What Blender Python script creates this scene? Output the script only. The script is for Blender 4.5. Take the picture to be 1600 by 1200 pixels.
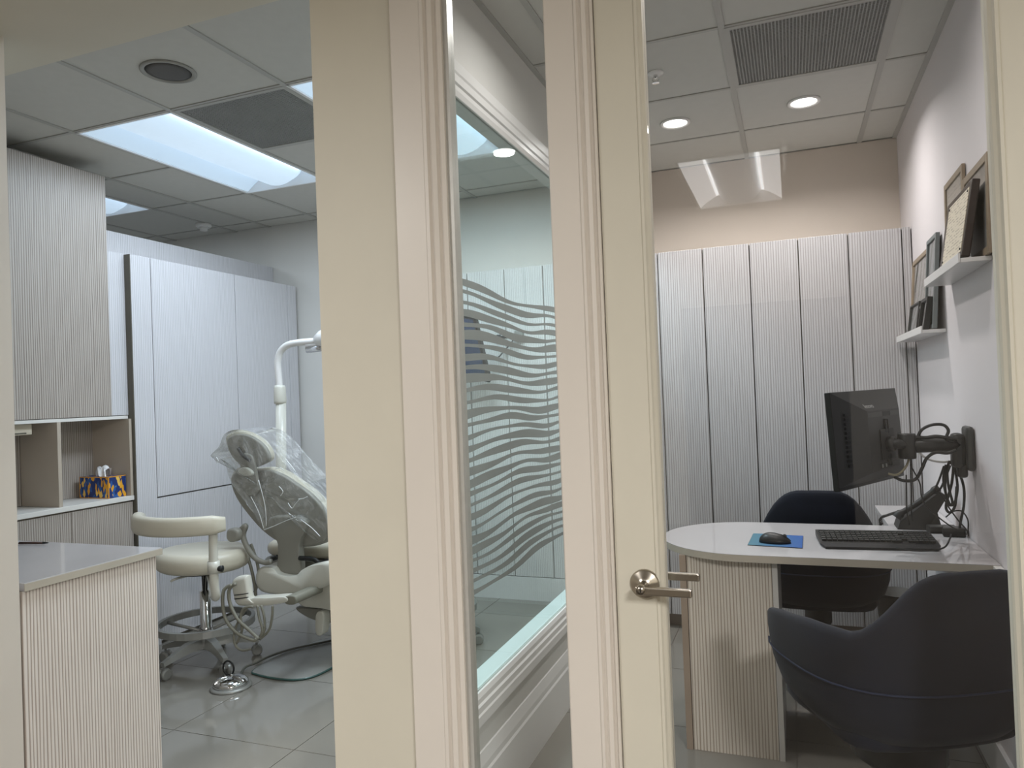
import bpy, bmesh, math, random
from mathutils import Vector, Matrix
random.seed(7)
S = bpy.context.scene
for o in list(bpy.data.objects): bpy.data.objects.remove(o)
COL = S.collection
PI = math.pi
EYE = 1.35

# ---------------------------------------------------------------- camera
F_PX, YAW, PIT, ROL = 1145.166, -0.363745, 0.0144236, -0.0381663
CF = Vector((math.sin(YAW)*math.cos(PIT), math.cos(YAW)*math.cos(PIT), math.sin(PIT)))
_r = Vector((math.cos(YAW), -math.sin(YAW), 0)); _u = _r.cross(CF)
CR = _r*math.cos(ROL) + _u*math.sin(ROL); CU = -_r*math.sin(ROL) + _u*math.cos(ROL)
cd = bpy.data.cameras.new('camera'); cam = bpy.data.objects.new('camera', cd); COL.objects.link(cam)
cd.sensor_width = 36; cd.lens = F_PX/1600*36; cd.clip_start = .02
cam.matrix_world = Matrix(((CR.x, CU.x, -CF.x, 0), (CR.y, CU.y, -CF.y, 0), (CR.z, CU.z, -CF.z, EYE), (0, 0, 0, 1)))
S.camera = cam

def at(x, y, ax, v):
    """survey: the point of a known plane (ax = v, room coordinates, floor z = 0) seen at photo position x, y"""
    d = CF + CR*((x-800)/F_PX) - CU*((y-600)/F_PX)
    i = 'xyz'.index(ax)
    k = (v - (EYE if i == 2 else 0))/d[i]
    return Vector((d.x*k, d.y*k, d.z*k + EYE))

# ---------------------------------------------------------------- world, lights, exposure
w = bpy.data.worlds.new('world'); S.world = w; w.use_nodes = True
w.node_tree.nodes['Background'].inputs[0].default_value = (1, .98, .96, 1)
w.node_tree.nodes['Background'].inputs[1].default_value = .12
vs = S.view_settings
S.display_settings.display_device = 'sRGB'
vs.view_transform = 'Standard'; vs.look = 'None'; vs.gamma = 1; vs.exposure = 0.0; vs.use_curve_mapping = False
COOL = (.77, .89, 1.0); WARM = (1.0, .968, .945); HALLC = (1.0, .985, .965)
W_TROFFER = 12.0; W_DOWN = 8.6; W_HALL = 88.0; W_OFFICE = 4.5
def area(name, loc, sx, sy, watts, col, spread=PI, rot=(0, 0, 0)):
    l = bpy.data.lights.new(name, 'AREA'); l.shape = 'RECTANGLE'; l.size = sx; l.size_y = sy
    l.energy = watts; l.color = col; l.spread = spread
    o = bpy.data.objects.new(name, l); o.location = loc; o.rotation_euler = rot; COL.objects.link(o); return o
CEIL = 2.69
for x, y, k in ((-2.88, 3.15, .95), (-1.63, 3.15, 3.8), (-4.28, 3.14, 1.0)):
    area('troffer_light', (x, y, CEIL-.035), .5, 1.1, W_TROFFER*k, COOL)
area('hall_fill', (-2.6, -.9, CEIL-.035), .5, 1.1, W_HALL*1.15, HALLC)  # added unseen fill for the hall, not a fitting that is there
area('hall_fill', (1.55, -1.5, CEIL-.035), .5, 1.1, W_HALL*1.9, HALLC)  # second added fill, set clear of the door glass reflection
for x in (-.50, .11):   # added fill pair out of view near the door, no fittings
    area('office_fill', (x, 2.30, CEIL-.01), .10, .10, W_OFFICE, WARM, 2.8)

# ---------------------------------------------------------------- materials (procedural)
def lin(c):
    return tuple(((v/255)/12.92 if v/255 <= .04045 else ((v/255+.055)/1.055)**2.4) for v in c) + (1,)
MATS = {}
def mat(name, rgb, rough=.5, metal=0, var=.06, vs_=6, bump=0, bs=60, spec=.5, emit=None, es=0, coat=0, trans=0):
    if name in MATS: return MATS[name]
    m = bpy.data.materials.new(name); m.use_nodes = True; MATS[name] = m
    nt = m.node_tree; N = nt.nodes; L = nt.links; b = N['Principled BSDF']
    c = lin(rgb)
    tc = N.new('ShaderNodeTexCoord'); nz = N.new('ShaderNodeTexNoise'); nz.inputs['Scale'].default_value = vs_; nz.inputs['Detail'].default_value = 4
    L.new(tc.outputs['Object'], nz.inputs['Vector'])
    r = N.new('ShaderNodeValToRGB'); L.new(nz.outputs['Fac'], r.inputs[0])
    r.color_ramp.elements[0].position = .3; r.color_ramp.elements[1].position = .7
    r.color_ramp.elements[0].color = tuple(v*(1-var) for v in c[:3])+(1,)
    r.color_ramp.elements[1].color = tuple(min(1, v*(1+var)) for v in c[:3])+(1,)
    L.new(r.outputs[0], b.inputs['Base Color'])
    b.inputs['Roughness'].default_value = rough; b.inputs['Metallic'].default_value = metal
    b.inputs['Specular IOR Level'].default_value = spec; b.inputs['Coat Weight'].default_value = coat
    if emit: b.inputs['Emission Color'].default_value = tuple(emit)+(1,); b.inputs['Emission Strength'].default_value = es
    if bump:
        n2 = N.new('ShaderNodeTexNoise'); n2.inputs['Scale'].default_value = bs; L.new(tc.outputs['Object'], n2.inputs['Vector'])
        bp = N.new('ShaderNodeBump'); bp.inputs['Strength'].default_value = bump; bp.inputs['Distance'].default_value = .002
        L.new(n2.outputs['Fac'], bp.inputs['Height']); L.new(bp.outputs[0], b.inputs['Normal'])
    return m
def fluted(name, hi, lo, axis, pitch=.0115, rough=.4, spec=.5):
    """hand combed vertical flutes: relief plus a darker colour in the grooves"""
    if name in MATS: return MATS[name]
    m = mat(name, hi, rough, spec=spec); nt = m.node_tree; N = nt.nodes; L = nt.links; b = N['Principled BSDF']
    tc = N.new('ShaderNodeTexCoord'); mp = N.new('ShaderNodeMapping'); mp.inputs['Scale'].default_value = (1, 1, .045)
    L.new(tc.outputs['Object'], mp.inputs[0])
    wv = N.new('ShaderNodeTexWave'); wv.bands_direction = axis; wv.inputs['Scale'].default_value = .314/pitch
    wv.inputs['Distortion'].default_value = 3.4; wv.inputs['Detail'].default_value = 2; wv.inputs['Detail Scale'].default_value = 1.3
    L.new(mp.outputs[0], wv.inputs[0])
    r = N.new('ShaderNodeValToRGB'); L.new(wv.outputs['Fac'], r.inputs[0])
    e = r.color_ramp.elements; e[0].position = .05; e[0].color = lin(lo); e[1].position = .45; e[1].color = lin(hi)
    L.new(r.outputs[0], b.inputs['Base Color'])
    bp = N.new('ShaderNodeBump'); bp.inputs['Strength'].default_value = .35; bp.inputs['Distance'].default_value = .002
    L.new(wv.outputs['Fac'], bp.inputs['Height']); L.new(bp.outputs[0], b.inputs['Normal'])
    return m
def glass(name, tint=(1, 1, 1), refl=1.0, rough=0.0):
    if name in MATS: return MATS[name]
    m = bpy.data.materials.new(name); m.use_nodes = True; MATS[name] = m
    nt = m.node_tree; N = nt.nodes; L = nt.links
    N.remove(N['Principled BSDF']); out = N['Material Output']
    t = N.new('ShaderNodeBsdfTransparent'); t.inputs[0].default_value = tuple(tint)+(1,)
    g = N.new('ShaderNodeBsdfGlossy'); g.inputs['Roughness'].default_value = rough
    f = N.new('ShaderNodeFresnel'); ge = N.new('ShaderNodeNewGeometry'); io = N.new('ShaderNodeMapRange')
    io.inputs['To Min'].default_value = 1.5; io.inputs['To Max'].default_value = 1/1.5
    L.new(ge.outputs['Backfacing'], io.inputs['Value']); L.new(io.outputs[0], f.inputs[0])
    mu = N.new('ShaderNodeMath'); mu.operation = 'MULTIPLY'; mu.inputs[1].default_value = refl
    L.new(f.outputs[0], mu.inputs[0])
    mx = N.new('ShaderNodeMixShader'); L.new(mu.outputs[0], mx.inputs[0]); L.new(t.outputs[0], mx.inputs[1]); L.new(g.outputs[0], mx.inputs[2])
    L.new(mx.outputs[0], out.inputs[0]); return m

M_cream = mat('cream_paint', (208, 202, 186), .55, bump=.05, var=.015)
M_cream2 = mat('cream_paint_trim', (218, 210, 200), .4, var=.01)
M_wall = mat('wall_paint', (214, 212, 208), .7, bump=.06, var=.012)
M_taupe = mat('taupe_paint', (208, 197, 186), .7, var=.012, bump=.06)
M_white = mat('white_gloss_paint', (226, 224, 222), .3, var=.01)
M_whitelam = mat('white_laminate', (216, 213, 208), .32, var=.015)
M_beigelam = mat('beige_laminate', (178, 166, 152), .45, var=.03)
M_quartz = mat('white_quartz', (190, 186, 186), .08, var=.03, vs_=3)
M_edge = mat('slab_edge', (188, 180, 166), .35, var=.03)
M_tile = mat('ceiling_tile_fibre', (196, 194, 188), .85, var=.02, vs_=20, bump=.15, bs=240)
M_grid = mat('ceiling_grid_metal', (172, 170, 165), .5, var=.01)
M_floor = mat('porcelain', (134, 130, 122), .09, var=.05, vs_=2.2, spec=.6)
M_grout = mat('grout', (112, 106, 98), .8)
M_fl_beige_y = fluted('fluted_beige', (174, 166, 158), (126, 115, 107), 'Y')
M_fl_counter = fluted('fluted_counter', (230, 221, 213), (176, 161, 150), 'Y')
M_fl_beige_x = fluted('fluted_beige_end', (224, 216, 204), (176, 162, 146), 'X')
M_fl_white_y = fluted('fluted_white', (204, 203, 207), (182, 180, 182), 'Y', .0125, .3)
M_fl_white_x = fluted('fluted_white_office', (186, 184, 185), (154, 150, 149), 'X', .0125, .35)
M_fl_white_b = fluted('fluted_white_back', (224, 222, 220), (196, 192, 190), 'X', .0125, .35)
M_dark = mat('dark_reveal', (96, 92, 82), .7)
M_black = mat('black_plastic', (26, 26, 25), .42, var=.1)
M_black2 = mat('black_rubber', (18, 18, 18), .55, var=.1)
M_grey = mat('charcoal_plastic', (52, 52, 50), .45, var=.08)
M_navy = mat('navy_velvet', (9, 14, 28), .9, var=.25, vs_=9)
M_navy.node_tree.nodes['Principled BSDF'].inputs['Sheen Weight'].default_value = .04
M_nickel = mat('satin_nickel', (176, 168, 156), .28, 1, var=.03)
M_chrome = mat('chrome', (215, 215, 215), .08, 1, var=.02)
M_alu = mat('brushed_aluminium', (186, 184, 178), .4, .25, var=.04, vs_=40)
M_teal = mat('sill_white', (222, 232, 230), .35, var=.01)
M_stripe = mat('frosted_film', (144, 150, 148), .6, var=.03)
M_vinyl = mat('cream_vinyl', (200, 194, 178), .38, var=.03)
M_shell = mat('grey_shell_plastic', (142, 140, 132), .45, var=.04)
M_shell2 = mat('pale_enamel', (206, 204, 194), .3, var=.02)
M_hose = mat('grey_hose', (128, 126, 114), .5, var=.05)
M_basegrey = mat('grey_cast_metal', (150, 150, 146), .35, .3, var=.03)
M_taupewood = mat('taupe_frame_wood', (142, 126, 106), .5, var=.12, vs_=30)
M_darkwood = mat('dark_plaque_wood', (46, 34, 28), .35, var=.2, vs_=25)
M_bluegrey = mat('blue_grey_frame', (112, 118, 118), .45, var=.08, vs_=20)
M_mesh = mat('return_grille', (150, 150, 148), .6, var=.05)
M_glassdoor = glass('door_glass', (.98, .982, .985), .85)
M_glasspart = glass('partition_glass', (.93, .975, .96), .9)
M_pane = glass('picture_glass', (.97, .97, .97), 1.2)
M_film = glass('clear_plastic_film', (.93, .94, .93), 2.6, .06)
_n = M_film.node_tree.nodes; _l = M_film.node_tree.links; _o = _n['Material Output']; _src = _o.inputs[0].links[0].from_socket
_d = _n.new('ShaderNodeBsdfDiffuse'); _d.inputs[0].default_value = (.8, .8, .8, 1); _nz = _n.new('ShaderNodeTexNoise'); _nz.inputs['Scale'].default_value = 14
_mr = _n.new('ShaderNodeMapRange'); _mr.inputs[1].default_value = .4; _mr.inputs[2].default_value = .8; _mr.inputs[3].default_value = .04; _mr.inputs[4].default_value = .30; _l.new(_nz.outputs['Fac'], _mr.inputs[0])
_m = _n.new('ShaderNodeMixShader'); _l.new(_mr.outputs[0], _m.inputs[0]); _l.new(_src, _m.inputs[1]); _l.new(_d.outputs[0], _m.inputs[2]); _l.new(_m.outputs[0], _o.inputs[0])

# ---------------------------------------------------------------- mesh helpers
def new(name, bm, m, parent=None, smooth=False, mats=None):
    me = bpy.data.meshes.new(name)
    bmesh.ops.recalc_face_normals(bm, faces=bm.faces[:])
    bm.to_mesh(me); bm.free()
    if smooth:
        for p in me.polygons: p.use_smooth = True
    for q in (mats or [m]): me.materials.append(q)
    o = bpy.data.objects.new(name, me); COL.objects.link(o)
    if parent: o.parent = parent
    return o
def tag(o, label=None, cat=None, group=None, kind=None):
    if label: o['label'] = label
    if cat: o['category'] = cat
    if group: o['group'] = group
    if kind: o['kind'] = kind
    return o
def thing(name, label, cat, loc=(0, 0, 0), rz=0, group=None):
    o = bpy.data.objects.new(name, None); COL.objects.link(o); o.location = loc; o.rotation_euler = (0, 0, rz)
    o.empty_display_size = .1
    return tag(o, label, cat, group)
def struct(o): o['kind'] = 'structure'; return o
def dup(o, parent=None):
    c = o.copy(); COL.objects.link(c)
    if parent: c.parent = parent
    for ch in o.children: dup(ch, c)
    return c
def bx(bm, x0, x1, y0, y1, z0, z1, bev=0, M=None):
    r = bmesh.ops.create_cube(bm, size=1)
    T = Matrix.Translation(((x0+x1)/2, (y0+y1)/2, (z0+z1)/2)) @ Matrix.Diagonal((abs(x1-x0), abs(y1-y0), abs(z1-z0), 1))
    if M is not None: T = M @ T
    bmesh.ops.transform(bm, matrix=T, verts=r['verts'])
    if bev:
        es = list({e for v in r['verts'] for e in v.link_edges})
        bmesh.ops.bevel(bm, geom=es, offset=bev, segments=2, affect='EDGES', profile=.5)
    return bm
def box(name, x0, x1, y0, y1, z0, z1, m, parent=None, bev=0):
    return new(name, bx(bmesh.new(), x0, x1, y0, y1, z0, z1, bev), m, parent)
def frame_of(d):
    d = d.normalized(); a = Vector((0, 0, 1)) if abs(d.z) < .9 else Vector((1, 0, 0))
    u = a.cross(d).normalized(); return u, d.cross(u)
def catmull(P, n=6, closed=False):
    P = [Vector(p) for p in P]; out = []; N = len(P)
    for i in range(N if closed else N-1):
        g = (lambda k: P[k % N]) if closed else (lambda k: P[max(0, min(N-1, k))])
        a, b, c, d = g(i-1), g(i), g(i+1), g(i+2)
        for k in range(n):
            t = k/n
            out.append(.5*((2*b)+(c-a)*t+(2*a-5*b+4*c-d)*t*t+(3*b-a-3*c+d)*t**3))
    if not closed: out.append(P[-1])
    return out
def tube(bm, P, r, seg=8, closed=False, cap=True):
    P = [Vector(p) for p in P]; n = len(P); rings = []; u = None
    for i, p in enumerate(P):
        if closed: d = P[(i+1) % n]-P[i-1]
        else: d = P[min(i+1, n-1)]-P[max(i-1, 0)]
        if d.length < 1e-9: d = Vector((0, 0, 1))
        d.normalize()
        if u is None: u = frame_of(d)[0]
        else:
            u = (u-d*u.dot(d)); u = u.normalized() if u.length > 1e-6 else frame_of(d)[0]
        v = d.cross(u); rr = r[i] if isinstance(r, (list, tuple)) else r
        rings.append([bm.verts.new(p+(u*math.cos(a)+v*math.sin(a))*rr) for a in [2*PI*k/seg for k in range(seg)]])
    for i in range(n if closed else n-1):
        A, B = rings[i], rings[(i+1) % n]
        for k in range(seg): bm.faces.new((A[k], A[(k+1) % seg], B[(k+1) % seg], B[k]))
    if cap and not closed: bm.faces.new(rings[0][::-1]); bm.faces.new(rings[-1])
    return bm
def tubeo(name, P, r, m, parent=None, seg=8, closed=False, sm=6):
    return new(name, tube(bmesh.new(), catmull(P, sm, closed) if sm else P, r, seg, closed), m, parent, True)
def lathe(bm, prof, c=(0, 0, 0), axis=(0, 0, 1), seg=24):
    """prof: (radius, height) along axis"""
    d = Vector(axis).normalized(); u, v = frame_of(d); c = Vector(c); rings = []
    for r, h in prof:
        if r < 1e-6: rings.append([bm.verts.new(c+d*h)])
        else: rings.append([bm.verts.new(c+d*h+(u*math.cos(a)+v*math.sin(a))*r) for a in [2*PI*k/seg for k in range(seg)]])
    for A, B in zip(rings, rings[1:]):
        for k in range(seg):
            k2 = (k+1) % seg
            if len(A) == 1 and len(B) == 1: continue
            if len(A) == 1: bm.faces.new((A[0], B[k2], B[k]))
            elif len(B) == 1: bm.faces.new((A[k], A[k2], B[0]))
            else: bm.faces.new((A[k], A[k2], B[k2], B[k]))
    if len(rings[0]) > 1: bm.faces.new(rings[0][::-1])
    if len(rings[-1]) > 1: bm.faces.new(rings[-1])
    return bm
def latheo(name, prof, m, parent=None, c=(0, 0, 0), axis=(0, 0, 1), seg=24, smooth=True):
    return new(name, lathe(bmesh.new(), prof, c, axis, seg), m, parent, smooth)
def pillow(bm, pts, nrm, th, r, n=4):
    """outline extruded by th along nrm with rounded rims"""
    nrm = Vector(nrm).normalized(); P = [Vector(p) for p in pts]; c = sum(P, Vector())/len(P)
    R = sum(((p-c).length for p in P))/len(P); rings = []
    for i in range(n+1):
        a = PI/2*i/n; rings.append((r*(1-math.sin(a)), r*(1-math.cos(a))))
    for i in range(n, -1, -1):
        a = PI/2*i/n; rings.append((r*(1-math.sin(a)), th-r*(1-math.cos(a))))
    vs_ = [[bm.verts.new(c+(p-c)*(1-ins/R)+nrm*h) for p in P] for ins, h in rings]
    k = len(P)
    for A, B in zip(vs_, vs_[1:]):
        for i in range(k): bm.faces.new((A[i], A[(i+1) % k], B[(i+1) % k], B[i]))
    bm.faces.new(vs_[0][::-1]); bm.faces.new(vs_[-1])
    return bm
def pillowo(name, pts, nrm, th, r, m, parent=None, n=4, sm=5):
    return new(name, pillow(bmesh.new(), catmull(pts, sm, True) if sm else pts, nrm, th, r, n), m, parent, True)
def prism(bm, pts, nrm, th):
    nrm = Vector(nrm)*th; A = [bm.verts.new(Vector(p)) for p in pts]; B = [bm.verts.new(Vector(p)+nrm) for p in pts]
    k = len(A); bm.faces.new(A[::-1]); bm.faces.new(B)
    for i in range(k): bm.faces.new((A[i], A[(i+1) % k], B[(i+1) % k], B[i]))
    return bm
def prismo(name, pts, nrm, th, m, parent=None): return new(name, prism(bmesh.new(), pts, nrm, th), m, parent)

# ================================================================ SETTING
# ---- floor
fl = struct(tag(box('floor', -5.4, 3.2, -4.2, 4.7, -.06, -.004, M_grout), 'glossy greige porcelain tile floor'))
tile_mesh = None
T = .61; X0 = -2.475; Y0 = 2.365
for i in range(-2, 6):
    for j in range(-1, 4):
        x = X0+T*i; y = Y0+T*j
        if x < -.96 < x+T and False: continue
        if tile_mesh is None:
            o = new('floor_tile', bx(bmesh.new(), -T/2+.0018, T/2-.0018, -T/2+.0018, T/2-.0018, -.010, 0), M_floor, fl); tile_mesh = o.data
        else:
            o = bpy.data.objects.new('floor_tile', tile_mesh); COL.objects.link(o); o.parent = fl
        o.location = (x+T/2, y+T/2, 0)
box('floor_field', -5.4, 3.2, -4.2, Y0-T-.003, -.010, 0, mat('hall_floor', (96, 88, 80), .35, var=.08), fl)
# ---- ceiling with lay-in tiles
ce = struct(tag(box('ceiling', -5.4, 3.2, -4.2, 4.7, 2.86, 2.92, M_tile), 'suspended ceiling of pale lay-in tiles'))
RUN = .012
tcache = {}
def ceil_field(xs, ys, skip=()):
    for i in range(len(xs)-1):
        for j in range(len(ys)-1):
            if (i, j) in skip: continue
            a, b = round(xs[i+1]-xs[i]-2*RUN+.004, 3), round(ys[j+1]-ys[j]-2*RUN+.004, 3)
            if (a, b) not in tcache:
                tcache[(a, b)] = None
                o = new('ceiling_tile', bx(bmesh.new(), -a/2, a/2, -b/2, b/2, 0, .016), M_tile, ce); tcache[(a, b)] = o.data
            else:
                o = bpy.data.objects.new('ceiling_tile', tcache[(a, b)]); COL.objects.link(o); o.parent = ce
            o.location = ((xs[i]+xs[i+1])/2, (ys[j]+ys[j+1])/2, CEIL+.005)
    for x in xs: box('grid_runner', x-RUN, x+RUN, ys[0], ys[-1], CEIL, CEIL+.03, M_grid, ce)
    for j, y in enumerate(ys[1:-1]):
        i0 = 0
        for i in range(len(xs)):
            if i == len(xs)-1 or ((i, j) in skip and (i, j+1) in skip):
                if i > i0: box('grid_runner', xs[i0]+RUN, xs[i]-RUN, y-RUN*.7, y+RUN*.7, CEIL+.001, CEIL+.029, M_grid, ce)
                i0 = i+1
RX = [-.945, -.80, -.19, .412, .59]; RY = [1.76, 2.232, 2.843, 3.44, 4.05, 4.55]
ceil_field(RX, RY, {(2, 2)})
LX = [-5.2, -4.58, -3.97, -3.65, -3.18, -2.57, -1.945, -1.34, -1.03]; LY = [1.30, 1.937, 2.546, 3.156, 3.758, 4.37, 4.55]
ceil_field(LX, LY, {(1, 2), (1, 3), (4, 2), (4, 3), (6, 2), (6, 3), (5, 2)})
box('hall_ceiling_field', -5.4, -.62, -4.2, 1.30, CEIL+.002, CEIL+.02, M_tile, ce)
box('hall_ceiling_field', .03, 3.2, -4.2, 1.62, CEIL+.002, CEIL+.02, M_tile, ce)
box('hall_ceiling_field', -.62, .03, -4.2, -2.36, CEIL+.002, CEIL+.02, M_tile, ce)
box('hall_ceiling_field', -.62, .03, -1.10, 1.62, CEIL+.002, CEIL+.02, M_tile, ce)
# ---- walls
bw = struct(tag(box('wall_back', -5.4, 1.0, 4.56, 4.68, 0, 2.88, M_wall), 'pale back wall of the treatment room'))
struct(tag(box('trim_1', -.93, .6, 4.545, 4.56, 0, CEIL, M_taupe), 'taupe painted back wall of the small office'))
struct(tag(box('wall_right', .60, .72, 1.74, 4.68, 0, 2.88, mat('wall_paint_office', (214, 208, 209), .7, bump=.06, var=.012)), 'white right wall of the small office'))
struct(tag(box('wall_left', -5.4, -5.2, 1.0, 4.7, 0, 2.88, M_wall), 'far left wall of the treatment room'))
hb_ = struct(tag(box('wall_hall_back', -5.4, -1.0, -4.2, -4.08, 0, 2.88, M_cream), 'hall wall behind the viewer'))
box('wall_hall_back_right', .50, 3.2, -4.2, -4.08, 0, 2.88, mat('hall_paint', (158, 152, 144), .7), hb_); box('wall_hall_back_top', -1.0, .50, -4.2, -4.08, 2.15, 2.88, M_cream, hb_)
box('reflection_recess', -1.0, .50, -5.6, -5.5, -.06, 2.3, mat('reflection_recess', (14, 14, 16), .9), hb_)  # added unseen recess, stands in for the viewer's dark reflection in the door
box('recess_side', -1.06, -1.0, -5.6, -4.2, -.06, 2.3, mat('reflection_recess', (14, 14, 16), .9), hb_); box('recess_side', .50, .56, -5.6, -4.2, -.06, 2.3, mat('reflection_recess', (14, 14, 16), .9), hb_)
box('recess_top', -1.06, .56, -5.6, -4.2, 2.3, 2.36, mat('reflection_recess', (14, 14, 16), .9), hb_); box('recess_floor', -1.06, .56, -5.6, -4.2, -.06, -.004, mat('reflection_recess', (14, 14, 16), .9), hb_)
struct(tag(box('wall_hall_left', -5.5, -5.4, -4.2, 1.56, 0, 2.88, M_cream), 'hall end wall'))
struct(tag(box('wall_hall_right', 3.2, 3.3, -4.2, 1.8, 0, 2.88, M_cream), 'hall end wall'))
# front wall: column left of the sidelight, wall right of the door, headers
struct(tag(box('wall_front', -1.162, -.80, 1.64, 1.742, 0, 2.88, M_cream), 'cream wall pier between the opening and the sidelight'))
struct(tag(box('wall_front_right', .56, 3.2, 1.64, 1.742, 0, 2.88, M_cream), 'cream wall right of the glass door'))
struct(tag(box('trim_2', -.80, .56, 1.64, 1.742, 2.46, 2.88, M_cream), 'cream header over door and sidelight'))
struct(tag(box('wall_pillar_left', -5.4, -2.233, 1.44, 1.56, 0, 2.60, M_cream2), 'pale wall end at the left of the opening'))
struct(tag(box('trim_3', -5.4, -1.02, .95, 1.742, EYE+1.166, 2.88, M_cream), 'cream header beam over the wide opening'))
# casing profiles (extruded upwards)
def mould(name, prof, z0, z1, m, parent=None):
    return struct(prismo(name, [(x, y, z0) for x, y in prof], (0, 0, 1), z1-z0, m, parent)) if parent is None else prismo(name, [(x, y, z0) for x, y in prof], (0, 0, 1), z1-z0, m, parent)
xl0, xl1, xl2 = -.912, -.828, -.771
c = mould('trim_4', [(xl0, 1.66), (xl0, 1.622), (xl0+.003, 1.619), (xl1, 1.619), (xl1+.004, 1.614), (xl1+.013, 1.614), (xl1+.017, 1.622), (xl1+.020, 1.622), (xl1+.024, 1.616), (xl1+.036, 1.618),
                    (xl1+.040, 1.627), (xl1+.044, 1.627), (xl1+.047, 1.622), (xl2, 1.626), (xl2, 1.66)], 0, 2.6, M_cream2)
tag(c, 'moulded cream casing left of the sidelight')
xm0, xm1, xm2 = -.505, -.434, -.390
c = mould('trim_5', [(xm0, 1.742), (xm0, 1.622), (xm0+.003, 1.619), (xm1, 1.619), (xm1+.004, 1.614), (xm1+.010, 1.614), (xm1+.014, 1.622), (xm1+.017, 1.622), (xm1+.021, 1.617), (xm1+.030, 1.619),
                    (xm1+.033, 1.628), (xm1+.037, 1.628), (xm1+.039, 1.624), (xm2, 1.628), (xm2, 1.69), (-.38, 1.69), (-.38, 1.742)], 0, 2.46, M_cream2)
tag(c, 'moulded cream post between sidelight and glass door')
tag(mould('trim_6', [(.508, 1.69), (.508, 1.622), (.60, 1.619), (.60, 1.66), (.56, 1.742), (.50, 1.742), (.50, 1.69)], 0, 2.46, M_cream2), 'cream casing right of the glass door')

# ---- partition between the rooms with its window
px0, px1 = -1.015, -.955
ZG0, ZG1 = EYE-.929, EYE+.949; YW0, YW1 = 1.80, 4.30
def pwall(nm, y0, y1, z0, z1, lab): return struct(tag(box(nm, px0, px1, y0, y1, z0, z1, M_wall), lab))
pw = struct(tag(box('wall_partition', px0, px1, 1.742, 4.56, 0, ZG0, M_wall), 'partition wall under the etched window'))
box('wall_upper', px0, px1, 1.742, 4.56, ZG1, 2.88, M_wall, pw)
box('wall_end', px0, px1, 1.742, YW0, ZG0, ZG1, M_wall, pw)
box('wall_far_end', px0, px1, YW1, 4.56, ZG0, ZG1, M_wall, pw)
w1 = struct(tag(bpy.data.objects.new('window_1', None), 'interior window etched with grey waves')); COL.objects.link(w1)
def rail(nm, prof, y0, y1, m, parent): return prismo(nm, [(x, y0, z) for x, z in prof], (0, 1, 0), y1-y0, m, parent)
rail('window_frame', [(px1, ZG1), (px1+.004, ZG1), (px1+.010, ZG1+.015), (px1+.010, ZG1+.03), (px1+.016, ZG1+.035), (px1+.016, ZG1+.06), (px1+.020, ZG1+.066), (px1+.020, ZG1+.10), (px1, ZG1+.10)], YW0-.09, YW1+.09, M_white, w1)
rail('window_frame', [(px1, ZG0), (px1+.004, ZG0), (px1+.010, ZG0-.014), (px1+.010, ZG0-.03), (px1+.016, ZG0-.035), (px1+.016, ZG0-.055), (px1+.020, ZG0-.06), (px1+.020, ZG0-.09), (px1, ZG0-.09)], YW0-.09, YW1+.09, M_white, w1)
box('window_frame', px1, px1+.02, YW1, YW1+.09, ZG0, ZG1, M_white, w1)
box('window_frame', px1, px1+.02, YW0-.09, YW0, ZG0, ZG1, M_white, w1)
box('window_sill', px0-.02, px1-.012, YW0, YW1, ZG0-.004, ZG0+.002, M_teal, w1)
pane = box('glass_pane', px1-.009, px1-.003, YW0, YW1, ZG0, ZG1, M_glasspart, w1)
# wave film: strips on the room face of the pane
zs = EYE+.352; k = 0
while zs > EYE-.64:
    t0 = random.uniform(.0075, .0125); bm = bmesh.new(); prev = None
    p1 = .16*k+.25*math.sin(k*.5); amp = .011; a2 = random.uniform(.001, .0028); p2 = random.uniform(0, 6)
    n = 48
    for i in range(n+1):
        y = 1.84+(4.26-1.84)*i/n
        zc = zs + amp*math.sin(2*PI*(y-2.0)/.95+.9-p1) + a2*math.sin(2*PI*y/.41+p2)
        th = t0*(1+.38*math.sin(2*PI*y/.85+p2+k))
        cur = (bm.verts.new((px1-.0022, y, zc-th)), bm.verts.new((px1-.0022, y, zc+th)))
        if prev: bm.faces.new((prev[0], cur[0], cur[1], prev[1]))
        prev = cur
    new('wave_strip', bm, M_stripe, w1)
    zs -= .0345*random.uniform(.9, 1.1); k += 1
# baseboards
bp_ = struct(tag(rail('baseboard_partition', [(px1, 0), (px1+.014, 0), (px1+.014, .168), (px1+.010, .176), (px1+.010, .196), (px1+.004, .235), (px1, .238)], 1.742, 4.18, M_white, None), 'white stepped baseboard under the etched window'))
struct(tag(box('baseboard_right', .586, .60, 1.742, 4.19, 0, .13, M_white), 'white baseboard on the right wall'))
# ---- sidelight
w2 = struct(tag(bpy.data.objects.new('window_2', None), 'narrow clear sidelight beside the door')); COL.objects.link(w2)
box('glazing_channel', -.781, -.757, 1.634, 1.668, 0, 2.46, M_alu, w2)
box('gap_seal', -.80, -.781, 1.650, 1.70, 0, 2.46, M_dark, w2)
box('glass_pane', -.757, -.505, 1.65, 1.656, .02, 2.46, glass('sidelight_glass', (.97, .985, .98), .5), w2)
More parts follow.
